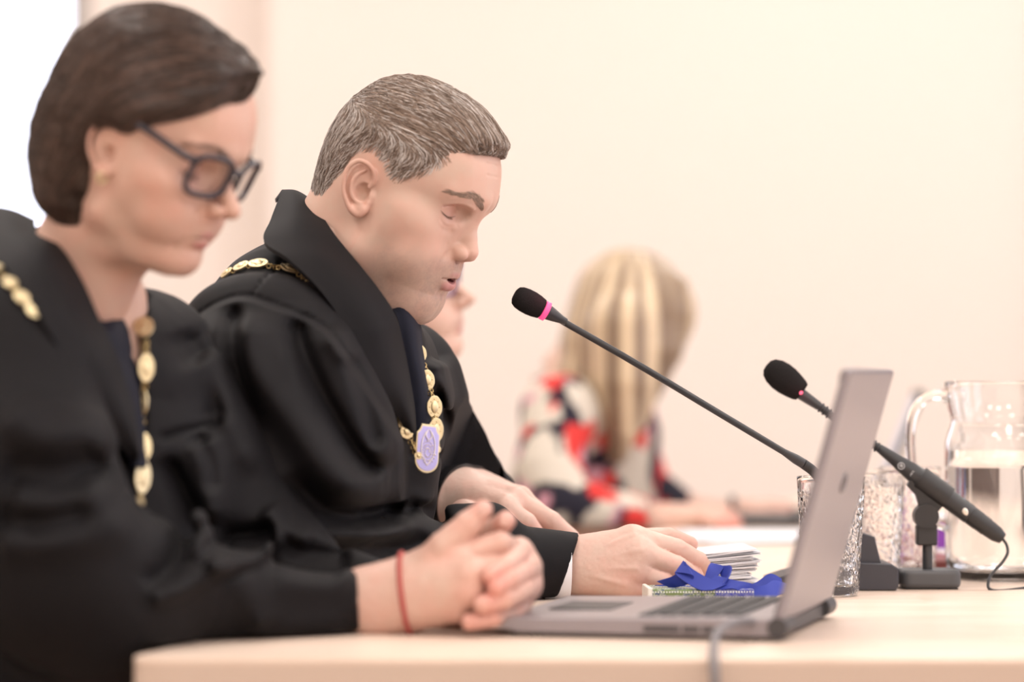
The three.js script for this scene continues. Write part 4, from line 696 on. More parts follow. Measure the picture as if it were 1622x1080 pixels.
  const nails = [[J(768, 806, 2.588), J(742, 830, 2.59)], [J(803, 822, 2.600), J(780, 843, 2.61)]].map(([t, b]) => { const g = new THREE.SphereGeometry(1, 12, 8); g.scale(0.0062, 0.0052, 0.0018); g.translate(0, 0, 0.0068); g.rotateZ(Math.atan2(t[1] - b[1], t[0] - b[0])); g.translate(mix(t[0], b[0], 0.08), mix(t[1], b[1], 0.08), t[2] - 0.008); return g; });
  into(P, 'fingernails', join(nails), std(new THREE.Color(0.72, 0.46, 0.40), 0.3));
  into(P, 'hair', womanHair(F.core).applyMatrix4(M), hairMat, 'straight dark brown bob tucked behind the ear');
  for (const g of brows(F, [[83, 24, 9], [80, 29, 20], [75, 31, 32], [64, 27, 46]], 130, 7, [0.16, 0.1, 0.075])) into(P, 'eyebrow', g.applyMatrix4(M), hairMat);
  for (const g of lashes(F, [[62.5, 6.4, 43.5], [67, 4.2, 39], [69.8, 2.6, 31], [71, 3.4, 25], [72, 5, 20.5]], [0.03, 0.02, 0.018], 5)) into(P, 'eyelash', g.applyMatrix4(M), hairMat);
  glasses(P, M, { x: 90, y: 8, z: 30, w: 44, h: 34, t: 2.7, ty: 28, tz: 69 }, frameBlack, lensMat);
  const er = new THREE.TorusGeometry(4.2, 1.3, 8, 20); er.rotateY(1.1); er.translate(12, -22, 70); into(P, 'earring', er.applyMatrix4(M), goldMat, 'small gold earring');
  const br = tube(bandRound(handField(right), at(646, 950, 2.62), [0.98, 0.14, 0.1], 0, 0.0012)[0], 0.0022, 8, 1, false); into(P, 'bracelet', br, std(new THREE.Color(0.42, 0.08, 0.07), 0.8), 'thin red string bracelet');
  const robe = clothField([
    [chain([J(30, 1090, 2.66, 0.16), J(50, 880, 2.67, 0.13), J(85, 720, 2.68, 0.11), J(110, 620, 2.68, 0.088)]), 0.03],
    [cone(J(25, 565, 2.53, 0.064), J(232, 562, 2.78, 0.048)), 0.04],
    [cone(J(0, 450, 2.68, 0.058), J(20, 500, 2.60, 0.058)), 0.04],
    [chain([J(10, 580, 2.52, 0.066), J(20, 740, 2.48, 0.082), J(80, 890, 2.48, 0.08), J(160, 950, 2.50, 0.066)]), 0.04],
    [chain([J(160, 945, 2.50, 0.068), J(260, 925, 2.535, 0.055), J(360, 948, 2.565, 0.038), J(470, 955, 2.595, 0.030), J(572, 957, 2.625, 0.0272)]), 0.03],
    [chain([J(240, 575, 2.775, 0.050), J(300, 680, 2.77, 0.056), J(360, 790, 2.755, 0.058), J(412, 868, 2.74, 0.048)]), 0.035],
    [chain([J(412, 870, 2.74, 0.048), J(500, 922, 2.725, 0.040), J(590, 945, 2.71, 0.033), J(640, 952, 2.70, 0.028)]), 0.025],
    [cone(J(190, 640, 2.73, 0.085), J(220, 810, 2.71, 0.085)), 0.05],
  ], [
    [[[10, 640], [80, 690], [140, 690], [180, 720]], 2.44, 0.018, 0.008], [[[0, 740], [90, 750], [170, 730]], 2.42, 0.016, -0.010], [[[20, 790], [100, 800], [180, 770]], 2.42, 0.016, 0.009], [[[0, 850], [60, 858], [150, 845], [220, 815]], 2.43, 0.016, 0.008], [[[0, 820], [70, 825], [160, 805]], 2.43, 0.011, -0.009],
    [[[240, 930], [265, 900], [283, 858], [300, 845]], 2.48, 0.010, -0.010], [[[300, 850], [345, 890], [360, 920]], 2.5, 0.012, 0.009], [[[250, 935], [290, 930], [340, 905]], 2.5, 0.009, 0.008], [[[380, 905], [400, 960], [420, 1000]], 2.53, 0.012, 0.005], [[[395, 990], [470, 998], [560, 995]], 2.55, 0.012, 0.004], [[[430, 915], [500, 925], [560, 920]], 2.56, 0.012, 0.003],
    [[[285, 520], [330, 600], [350, 680]], 2.72, 0.012, -0.008, 0.2], [[[310, 560], [360, 640], [410, 760]], 2.72, 0.014, 0.008, 0.2], [[[255, 720], [290, 790], [320, 850]], 2.62, 0.008, -0.010, 0.2], [[[310, 690], [330, 760], [335, 840]], 2.62, 0.012, 0.010, 0.2], [[[350, 850], [410, 845], [440, 838]], 2.7, 0.008, -0.010, 0.2], [[[360, 870], [420, 868], [460, 850]], 2.7, 0.009, 0.008, 0.2], [[[420, 800], [450, 840], [500, 862]], 2.7, 0.010, 0.008, 0.2], [[[440, 855], [500, 880], [560, 890]], 2.7, 0.009, -0.008, 0.2],
    [[[245, 697], [300, 680], [345, 668]], 2.62, 0.0035, -0.004, 0.2], [[[300, 685], [325, 730], [335, 790]], 2.62, 0.006, -0.006, 0.2],
  ], (x, y, z) => 0.0022 * fbm(x * 16, y * 12, z * 16));
  const neck = poly2([[62, 340], [95, 400], [125, 452], [146, 500], [166, 536], [184, 600], [200, 660], [212, 716], [220, 690], [219, 600], [214, 500], [208, 456], [230, 300], [62, 300]].map(p => at(p[0], p[1], 2.58)));
  const cuff = at(570, 957, 2.625), cut = (x, y, z) => { let d = robe(x, y, z); if (x > cuff[0] - 0.06 && z > -2.665) d = smax(d, (x - cuff[0]) * 0.998 + (y - cuff[1]) * 0.04, 0.002); if (y > 0.90 && z > -2.70) d = smax(d, -neck(x, y), 0.006); return smax(d, -(y - (x > at(235, 0, 2.5)[0] ? 0.7515 : 0.46)), 0.004); };
  into(P, 'robe', isosurface(cut, [at(-150, 0, 2.6)[0] - 0.05, 0.43, -2.93], [at(680, 0, 2.7)[0], 1.14, -2.27], 0.0038), robeMat, 'black robe with loose sleeves');
  const inner = [[30, 352, 2.74], [52, 350, 2.69], [58, 366, 2.63], [100, 400, 2.565], [130, 450, 2.545], [152, 500, 2.54], [172, 540, 2.54], [195, 600, 2.55], [212, 660, 2.555], [220, 715, 2.56]];
  const outer = [[-20, 345, 2.74], [-10, 330, 2.70], [-30, 380, 2.58], [20, 440, 2.49], [60, 500, 2.462], [95, 560, 2.466], [125, 610, 2.48], [160, 665, 2.51], [195, 710, 2.535], [218, 735, 2.555]];
  const mid = inner.map((p, i) => [mix(p[0], outer[i][0], 0.5), mix(p[1], outer[i][1], 0.5) - 4, mix(p[2], outer[i][2], 0.5) - (i < 2 ? 0 : 0.014)]);
  into(P, 'collar', sheet([inner, mid, outer].map(r => r.map(p => at(...p))), 0.004, 60, 16), robeMat, 'broad black shawl collar');
  const in2 = [[60, 360, 2.74], [130, 420, 2.76], [196, 455, 2.72], [214, 500, 2.68], [218, 600, 2.64], [222, 720, 2.6]], out2 = [[30, 380, 2.8], [140, 450, 2.83], [225, 462, 2.8], [262, 520, 2.745], [258, 620, 2.68], [235, 730, 2.62]];
  into(P, 'collar', sheet([in2, out2].map(r => r.map(p => at(...p))), 0.004, 40, 10), robeMat);
  into(P, 'blouse', sheet([[[120, 500, 2.60], [140, 530, 2.575], [165, 580, 2.57], [190, 650, 2.575], [212, 740, 2.58]], [[168, 512, 2.60], [174, 534, 2.585], [190, 580, 2.585], [208, 650, 2.585], [220, 740, 2.59]], [[208, 452, 2.70], [216, 500, 2.675], [222, 560, 2.65], [226, 650, 2.62], [230, 740, 2.60]]].map(r => r.map(p => at(...p))), 0.004, 40, 12), navyMat, 'dark navy cloth at the neck');
  chainOfOffice(P, 'chain_of_office', [
    links([[-6, 428, 0.010, 0.013], [16, 452, 0.010, 0.013], [34, 474, 0.010, 0.013], [52, 494, 0.010, 0.013]], 0.0008, 1900),
    links([[214, 470, 0.011, 0.013], [229, 521, 0.0155, 0.022], [230, 583, 0.0125, 0.0225], [229, 640, 0.0145, 0.022], [227, 708, 0.011, 0.0215], [223, 756, 0.014, 0.0265], [218, 796, 0.006, 0.006]], 0.0008, 1900),
  ], cut, [2.3, 2.76], 0.0008);
}
buildWoman(); console.log('woman', Date.now() - T0);

// ---------------------------------------------------------------- the woman half hidden behind the man
function buildThird() {
  const P = thing('person', 'woman with purple-rimmed glasses, half hidden behind the reading man', 'person', [at(560, 0, 3.88)[0], 0, -3.88]);
  const M = pose(at(620, 472, 3.8), -8, 15), F = headField(womanHead);
  const legs = seatedLower([at(560, 0, 3.88)[0], -3.88], [0.96, 0.28], 0.95);
  const core = [chain([J(560, 1000, 3.88, 0.12), J(575, 760, 3.86, 0.11), J(590, 640, 3.84, 0.08), J(600, 560, 3.82, 0.05)]), cone(J(520, 660, 3.7, 0.05), J(625, 660, 3.95, 0.05)), chain([J(515, 665, 3.7, 0.045), J(540, 800, 3.66, 0.038), J(700, 838, 3.68, 0.03), J(760, 842, 3.7, 0.024)]), ...legs.map(l => chain(l))];
  const bodyF = (x, y, z) => { let d = core[0](x, y, z); for (let i = 1; i < core.length; i++) d = smin(d, core[i](x, y, z), 0.03); return d; };
  const [bl, bh] = bounds([[[...at(560, 1000, 3.88), 0.18], [...at(760, 560, 4.0), 0.05], [...at(520, 660, 3.6), 0.08]], ...legs], 0.03);
  into(P, 'body', mergeGeometries([isosurface(F, [-100, -190, -90], [115, 120, 90], 2.6, skinColor(womanHead, { skin: [0.64, 0.43, 0.35], lip: [0.5, 0.17, 0.17] })).applyMatrix4(M), isosurface(bodyF, bl, bh, 0.013, (x, y, z, c) => { c[0] = SKIN[0]; c[1] = SKIN[1]; c[2] = SKIN[2]; })]), skinMat);
  into(P, 'hair', womanHair(F.core).applyMatrix4(M), hairMat);
  glasses(P, M, { x: 87, y: 11, z: 33, w: 51, h: 40, t: 1.8, ty: 30, tz: 71 }, std(new THREE.Color(0.09, 0.03, 0.16), 0.3), lensMat);
  const robe = clothField([[chain([J(560, 1010, 3.88, 0.16), J(575, 760, 3.86, 0.135), J(588, 660, 3.84, 0.10), J(596, 600, 3.83, 0.065)]), 0.03], [cone(J(520, 665, 3.7, 0.065), J(622, 668, 3.95, 0.06)), 0.05], [chain([J(515, 670, 3.7, 0.06), J(540, 805, 3.66, 0.055), J(700, 832, 3.68, 0.04)]), 0.03]], [], (x, y, z) => 0.002 * fbm(x * 16, y * 12, z * 16), [[cone(J(700, 838, 3.68, 0.032), J(760, 842, 3.7, 0.032)), 0.002]]);
  into(P, 'robe', isosurface((x, y, z) => smax(robe(x, y, z), -(y - 0.46), 0.004), [at(400, 0, 3.9)[0], 0.43, -4.2], [at(780, 0, 3.7)[0], 1.12, -3.5], 0.008), robeMat);
}
buildThird();

// ---------------------------------------------------------------- the fair-haired woman at the far laptop
function buildFair() {
  const P = thing('person', 'woman with long streaky fair hair and a red, black and cream blouse, typing', 'person', [at(920, 0, 4.75)[0], 0, -4.75]);
  const M = pose(at(974, 512, 4.73), 30, -12), F = headField(womanHead);
  const legs = seatedLower([at(920, 0, 4.75)[0], -4.75], [0.97, 0.24], 0.95);
  const near = { k: 0.016, palm: [[J(1050, 826, 4.5, 0.021), J(1118, 812, 4.5, 0.013)], [J(1050, 826, 4.5, 0.021), J(1122, 820, 4.47, 0.012)], [J(1030, 827, 4.5, 0.024), J(1070, 826, 4.5, 0.021)]], fingers: [[J(1118, 812, 4.5, 0.0105), J(1150, 812, 4.5, 0.009), J(1168, 828, 4.5, 0.0075)], [J(1120, 816, 4.485, 0.0105), J(1148, 818, 4.48, 0.009), J(1164, 831, 4.48, 0.0075)], [J(1122, 820, 4.47, 0.0105), J(1144, 824, 4.465, 0.009), J(1158, 833, 4.465, 0.0075)], [J(1118, 824, 4.455, 0.009), J(1136, 828, 4.45, 0.008), J(1146, 834, 4.45, 0.007)], [J(1075, 826, 4.53, 0.014), J(1110, 828, 4.54, 0.011), J(1135, 832, 4.54, 0.009)]] };
  const far = { k: 0.016, palm: [[J(1170, 815, 4.78, 0.021), J(1226, 804, 4.78, 0.013)], [J(1170, 815, 4.78, 0.021), J(1228, 810, 4.75, 0.012)]], fingers: [[J(1226, 804, 4.78, 0.0105), J(1250, 804, 4.78, 0.009), J(1266, 818, 4.78, 0.0075)], [J(1227, 808, 4.765, 0.0105), J(1248, 810, 4.76, 0.009), J(1262, 820, 4.76, 0.0075)], [J(1228, 812, 4.75, 0.01), J(1244, 815, 4.745, 0.009), J(1256, 822, 4.745, 0.0075)], [J(1190, 818, 4.75, 0.013), J(1218, 820, 4.74, 0.011), J(1236, 824, 4.74, 0.009)]] };
  const core = [chain([J(915, 980, 4.75, 0.12), J(925, 780, 4.74, 0.10), J(940, 640, 4.72, 0.085), J(955, 560, 4.71, 0.045)]), cone(J(885, 660, 4.6, 0.042), J(985, 665, 4.85, 0.042)), chain([J(882, 665, 4.58, 0.042), J(880, 800, 4.5, 0.034), J(1000, 826, 4.5, 0.026), J(1050, 826, 4.5, 0.02)]), chain([J(990, 670, 4.87, 0.042), J(1030, 790, 4.84, 0.034), J(1110, 815, 4.8, 0.026), J(1170, 815, 4.78, 0.02)]), ...legs.map(l => chain(l))];
  const bodyF = (x, y, z) => { let d = core[0](x, y, z); for (let i = 1; i < core.length; i++) d = smin(d, core[i](x, y, z), 0.03); return d; };
  const [bl, bh] = bounds([[[...at(915, 980, 4.75), 0.18], [...at(1180, 560, 4.9), 0.05], [...at(880, 660, 4.45), 0.08]], ...legs], 0.03);
  into(P, 'body', mergeGeometries([isosurface(F, [-100, -190, -90], [115, 120, 90], 3.4, skinColor(womanHead)).applyMatrix4(M), handMesh(near, 0.0028), handMesh(far, 0.0028), isosurface(bodyF, bl, bh, 0.009, (x, y, z, c) => { c[0] = SKIN[0]; c[1] = SKIN[1]; c[2] = SKIN[2]; })]), skinMat);
  // hair: locks that fall past the face to the chest
  const lock = [[chain([J(998, 492, 4.71, 0.088), J(972, 545, 4.69, 0.08), J(945, 600, 4.68, 0.062), J(975, 665, 4.66, 0.034)]), 0.03], [chain([J(1000, 486, 4.69, 0.080), J(1034, 494, 4.67, 0.062), J(1036, 550, 4.65, 0.046), J(1022, 610, 4.64, 0.03), J(1010, 665, 4.63, 0.016)]), 0.03], [cone(J(1040, 458, 4.66, 0.03), J(1080, 450, 4.65, 0.008)), 0.02], [chain([J(985, 520, 4.61, 0.05), J(985, 600, 4.60, 0.045), J(985, 680, 4.60, 0.026), J(975, 725, 4.60, 0.012)]), 0.03], [chain([J(990, 500, 4.76, 0.05), J(985, 620, 4.76, 0.045), J(1000, 700, 4.74, 0.02)]), 0.03]];
  const hx = at(985, 0, 4.71)[0], round = (x, y, z) => Math.atan2(z + 4.71, x - hx - 0.02) * 1.0, streak = (x, y, z) => noise(round(x, y, z) * 7, 3 + y * 4, hyp(x - hx, z + 4.71) * 10), hF = (x, y, z) => { let d = lock[0][0](x, y, z); for (let i = 1; i < lock.length; i++) d = smin(d, lock[i][0](x, y, z), lock[i][1]); return d + 0.0026 * streak(x, y, z) + 0.0012 * noise(round(x, y, z) * 26, y * 6, 9); };
  const hb = bounds([[J(890, 400, 4.8, 0.02), J(1110, 760, 4.55, 0.02)]], 0.02);
  into(P, 'hair', isosurface(hF, hb[0], hb[1], 0.0042, (x, y, z, c) => { const t = sstep(-0.4, 0.45, noise(round(x, y, z) * 6.5, 8 + y * 3, 1) * 0.7 + 0.5 * noise(round(x, y, z) * 17, y * 4, 5)); c[0] = mix(0.20, 0.66, t); c[1] = mix(0.135, 0.51, t); c[2] = mix(0.09, 0.34, t); }), hairMat, 'long fair hair with brown streaks');
  const blouse = clothField([[chain([J(912, 990, 4.75, 0.15), J(922, 800, 4.74, 0.115), J(935, 690, 4.72, 0.105), J(945, 620, 4.71, 0.06)]), 0.03], [cone(J(888, 650, 4.6, 0.05), J(985, 668, 4.86, 0.046)), 0.05], [chain([J(882, 655, 4.58, 0.052), J(870, 745, 4.53, 0.052), J(885, 800, 4.5, 0.048), J(1010, 823, 4.5, 0.034)]), 0.03], [chain([J(985, 675, 4.87, 0.047), J(1020, 775, 4.84, 0.042), J(1085, 812, 4.81, 0.032)]), 0.03]], [], (x, y, z) => 0.004 * fbm(x * 18, y * 14, z * 18), [[cone(J(1000, 825, 4.5, 0.029), J(1100, 826, 4.5, 0.03)), 0.002]]);
  into(P, 'blouse', isosurface((x, y, z) => smax(blouse(x, y, z), -(y - (x > 0.05 ? 0.753 : 0.46)), 0.004), [at(780, 0, 4.7)[0], 0.43, -5.05], [at(1110, 0, 4.8)[0], 1.04, -4.35], 0.0055, (x, y, z, c) => {
    const a = noise(x * 34, y * 26, z * 34 + 4), b = noise(x * 44 + 9, y * 24, z * 44), e = noise(x * 48, y * 34 + 5, z * 48); let k = [0.02, 0.018, 0.03];
    if (a > 0.2) k = [0.62, 0.045, 0.04]; else if (b > 0.14) k = [0.62, 0.56, 0.48]; else if (e > 0.25) k = [0.66, 0.33, 0.40]; c[0] = k[0]; c[1] = k[1]; c[2] = k[2];
  }), new THREE.MeshPhysicalMaterial({ vertexColors: true, roughness: 0.75, specularIntensity: 0.4 }), 'blouse printed with red, black, cream and pink shapes');
  const ws = new THREE.TorusGeometry(0.0235, 0.006, 8, 24); ws.rotateY(Math.PI / 2); ws.translate(...at(1160, 814, 4.785)); into(P, 'wristwatch', ws, frameBlack);
}
buildFair(); console.log('others', Date.now() - T0);
// ---------------------------------------------------------------- the table
const woodTex = dataTex(1024, 512, (u, v, i, j) => { const n = noise(i / 60, j / 3.2, 1) * 0.5 + noise(i / 22, j / 1.4, 5) * 0.3 + noise(i / 200, j / 14, 9) * 0.6; return [0.885 + 0.028 * n, 0.80 + 0.034 * n, 0.735 + 0.038 * n]; });
const woodMat = std(0xffffff, 0.38, { map: woodTex, specularIntensity: 0.5 });
const edgeMat = std(new THREE.Color(0.58, 0.455, 0.375), 0.5);
const metalGrey = std(new THREE.Color(0.3, 0.3, 0.31), 0.4, { metalness: 0.8 });
{
  const T = thing('conference_table', 'long pale wood table that the robed people sit at', 'table', [0.4, 0, -3.9]);
  const s = new THREE.Shape(), q = [[-0.302, 2.372], [1.05, 2.372], [1.85, 5.7], [0.53, 5.7]].map(([x, d]) => [x - 0.4, d - 3.9]);   // drawn in plan; depth runs away from the camera
  s.moveTo(q[0][0] + 0.045, q[0][1]); s.lineTo(q[1][0], q[1][1]); s.lineTo(q[2][0], q[2][1]); s.lineTo(q[3][0], q[3][1]); s.lineTo(q[0][0] + 0.018, q[0][1] + 0.07); s.bezierCurveTo(q[0][0] + 0.002, q[0][1] + 0.02, q[0][0] + 0.006, q[0][1] + 0.002, q[0][0] + 0.045, q[0][1]);
  const slab = (d, y, bev) => { const g = new THREE.ExtrudeGeometry(s, { depth: d, bevelEnabled: bev > 0, bevelSize: bev, bevelThickness: bev, bevelOffset: -bev, bevelSegments: 2, curveSegments: 16 }); g.rotateX(-Math.PI / 2); g.translate(0, y, 0); return g; };
  const top = slab(0.002, TABLE - 0.0032, 0.0012); part('table_top', top, woodMat, T, 'pale wood veneer top');
  part('table_edge', slab(0.034, TABLE - 0.0375, 0), edgeMat, T, 'beige edge band');
  for (const [x, d] of [[0.0, 2.9], [0.95, 2.75], [0.72, 5.4], [1.5, 5.4]]) { const g = moved(rbox(0.06, TABLE - 0.0375, 0.06, 0.004), x - 0.4, (TABLE - 0.0375) / 2, 3.9 - d); part('leg', g, metalGrey, T); }
}
// ---------------------------------------------------------------- a chair under each sitter
const chairCloth = std(new THREE.Color(0.05, 0.05, 0.06), 0.9);
function chair(px, d, label) {
  const x = at(px, 0, d)[0], o = thing('office_chair', label, 'chair', [x, 0, -d], -0.28, 'chairs at the long table');
  part('seat', moved(rbox(0.44, 0.07, 0.36, 0.03), 0.02, 0.415, 0), chairCloth, o);
  part('backrest', moved(rbox(0.05, 0.40, 0.34, 0.022), -0.30, 0.70, 0, 0, 0, 0.1), chairCloth, o);
  part('back_support', tube([[-0.1, 0.37, 0], [-0.27, 0.38, 0], [-0.315, 0.62, 0]], 0.014, 10, 6), metalGrey, o);
  for (const [a, b] of [[1, 1], [1, -1], [-1, 1], [-1, -1]]) part('leg', tube([[a * 0.17, 0.385, b * 0.13], [a * 0.2, 0.0, b * 0.15]], 0.012, 10, 2), metalGrey, o);
}
chair(40, 2.66, 'black chair under the woman with clasped hands'); chair(365, 3.03, 'black chair under the man who reads'); chair(560, 3.88, 'black chair under the half hidden woman'); chair(920, 4.75, 'black chair under the fair-haired woman');
// ---------------------------------------------------------------- laptops
const laptopGrey = std(new THREE.Color(0.29, 0.265, 0.285), 0.34, { metalness: 0.35 });
const laptopDark = std(new THREE.Color(0.05, 0.047, 0.05), 0.5);
const keyMat = std(new THREE.Color(0.03, 0.03, 0.033), 0.6);
function laptop(label, pos, turn, W, D, lidLen, lean, shell = laptopGrey) {   // own axes: the hinge runs along z, the sitter is at -x
  const o = thing('laptop', label, 'laptop', pos, turn), h = 0.017;
  { const s = new THREE.Shape(); s.moveTo(-D + 0.004, 0.006); s.quadraticCurveTo(-D - 0.001, 0.0085, -D, 0.0115); s.lineTo(-D + 0.003, 0.0135); s.lineTo(0, h); s.lineTo(0.006, h - 0.003); s.lineTo(0.006, 0.002); s.lineTo(-D * 0.9, 0.002); s.lineTo(-D + 0.004, 0.006);
    const g = new THREE.ExtrudeGeometry(s, { depth: W - 0.004, bevelEnabled: true, bevelSize: 0.0012, bevelThickness: 0.002, bevelSegments: 3, bevelOffset: -0.001 }); g.translate(0, 0, -W / 2 + 0.002); part('base', g, shell, o, shell === laptopGrey ? 'silver grey keyboard half' : undefined); }
  part('rear_edge', box(0.0062, 0.0085, 0.0025, h - 0.0035, -W / 2 + 0.003, W / 2 - 0.003), laptopDark, o);
  part('bottom_cover', box(-D * 0.93, 0.004, 0.0002, 0.0045, -W / 2 + 0.004, W / 2 - 0.004), laptopDark, o);
  for (const [a, b] of [[-D * 0.45, 0.018], [-D * 0.38, 0.014], [-D * 0.31, 0.014], [-D * 0.24, 0.016]]) part('port', box(a, a + b, 0.0045, 0.0095, W / 2 - 0.001, W / 2 + 0.0006), laptopDark, o);
  { for (let r = 0; r < 5; r++) for (let k = 0; k < 14; k++) { const g = rbox(0.0145, 0.0022, 0.0152, 0.0008, 1); part('key', moved(g, -0.035 - r * 0.0182, h + 0.0002 - 0.0003 * r, -W / 2 + 0.032 + k * 0.0182 * (W - 0.05) / 0.252), keyMat, o); }
    part('touchpad', moved(rbox(0.055, 0.001, 0.09, 0.0004, 1), -D * 0.77, 0.0152, 0), laptopDark, o); }
  for (const s of [-1, 1]) part('hinge', moved(new THREE.CylinderGeometry(0.0085, 0.0085, 0.045, 20).rotateX(Math.PI / 2), 0.006, h - 0.0075, s * (W / 2 - 0.021)), laptopDark, o);
  const lid = new THREE.Group(); lid.name = 'lid'; lid.position.set(0.004, h - 0.002, 0); lid.rotation.z = -lean; o.add(lid);
  part('lid_shell', moved(rbox(0.0075, lidLen, W, 0.0035, 4), 0.002, lidLen / 2, 0), shell, lid, shell === laptopGrey ? 'lid with a worn grey outside' : undefined);
  part('screen', box(-0.0026, -0.0019, 0.018, lidLen - 0.012, -W / 2 + 0.012, W / 2 - 0.012), new THREE.MeshStandardMaterial({ color: 0x111111, roughness: 0.2, emissive: new THREE.Color(0.55, 0.6, 0.8), emissiveIntensity: 0.5 }), lid);
  for (const [y0, y1] of [[0.004, 0.018], [lidLen - 0.012, lidLen - 0.003]]) part('lid_bezel', box(-0.0027, -0.0019, y0, y1, -W / 2 + 0.003, W / 2 - 0.003), laptopDark, lid);
  return { o, lid };
}
{
  const r = laptop('open grey laptop nearest the camera, seen from its side', [at(1262, 0, 2.66)[0], TABLE + 0.002, -2.66], 0, 0.275, 0.235, 0.215, 0.27);
  r.o.rotation.y = -0.25;
  part('maker_mark', moved(new THREE.TorusGeometry(0.008, 0.0014, 8, 24).rotateY(Math.PI / 2), 0.0062, 0.115, 0.0), std(new THREE.Color(0.2, 0.185, 0.19), 0.3, { metalness: 0.6 }), r.lid, 'round dark emblem');
  for (const [x, z] of [[-0.2, 0.12], [-0.02, 0.12], [-0.2, -0.12], [-0.02, -0.12]]) part('foot', moved(new THREE.CylinderGeometry(0.006, 0.006, 0.0026, 12), x, -0.0008, z), laptopDark, r.o);
}
laptop('laptop that the fair-haired woman is typing on', [at(1372, 0, 4.65)[0], TABLE + 0.0005, -4.65], -0.1, 0.32, 0.21, 0.20, 0.38, std(new THREE.Color(0.06, 0.057, 0.06), 0.4));
// power lead of the near laptop, down over the table's edge
single('power_cable', tube([at(1205, 985, 2.545), at(1168, 986, 2.51), at(1138, 1000, 2.46), at(1130, 1030, 2.40), at(1131, 1050, 2.362), at(1133, 1085, 2.352), at(1134, 1250, 2.35), [at(1134, 0, 2.35)[0], 0.35, -2.36], [at(1100, 0, 2.35)[0], 0.004, -2.3]], 0.0036, 10, 8), std(new THREE.Color(0.16, 0.15, 0.16), 0.5), 'grey power cable of the near laptop hanging over the table edge', 'cable');

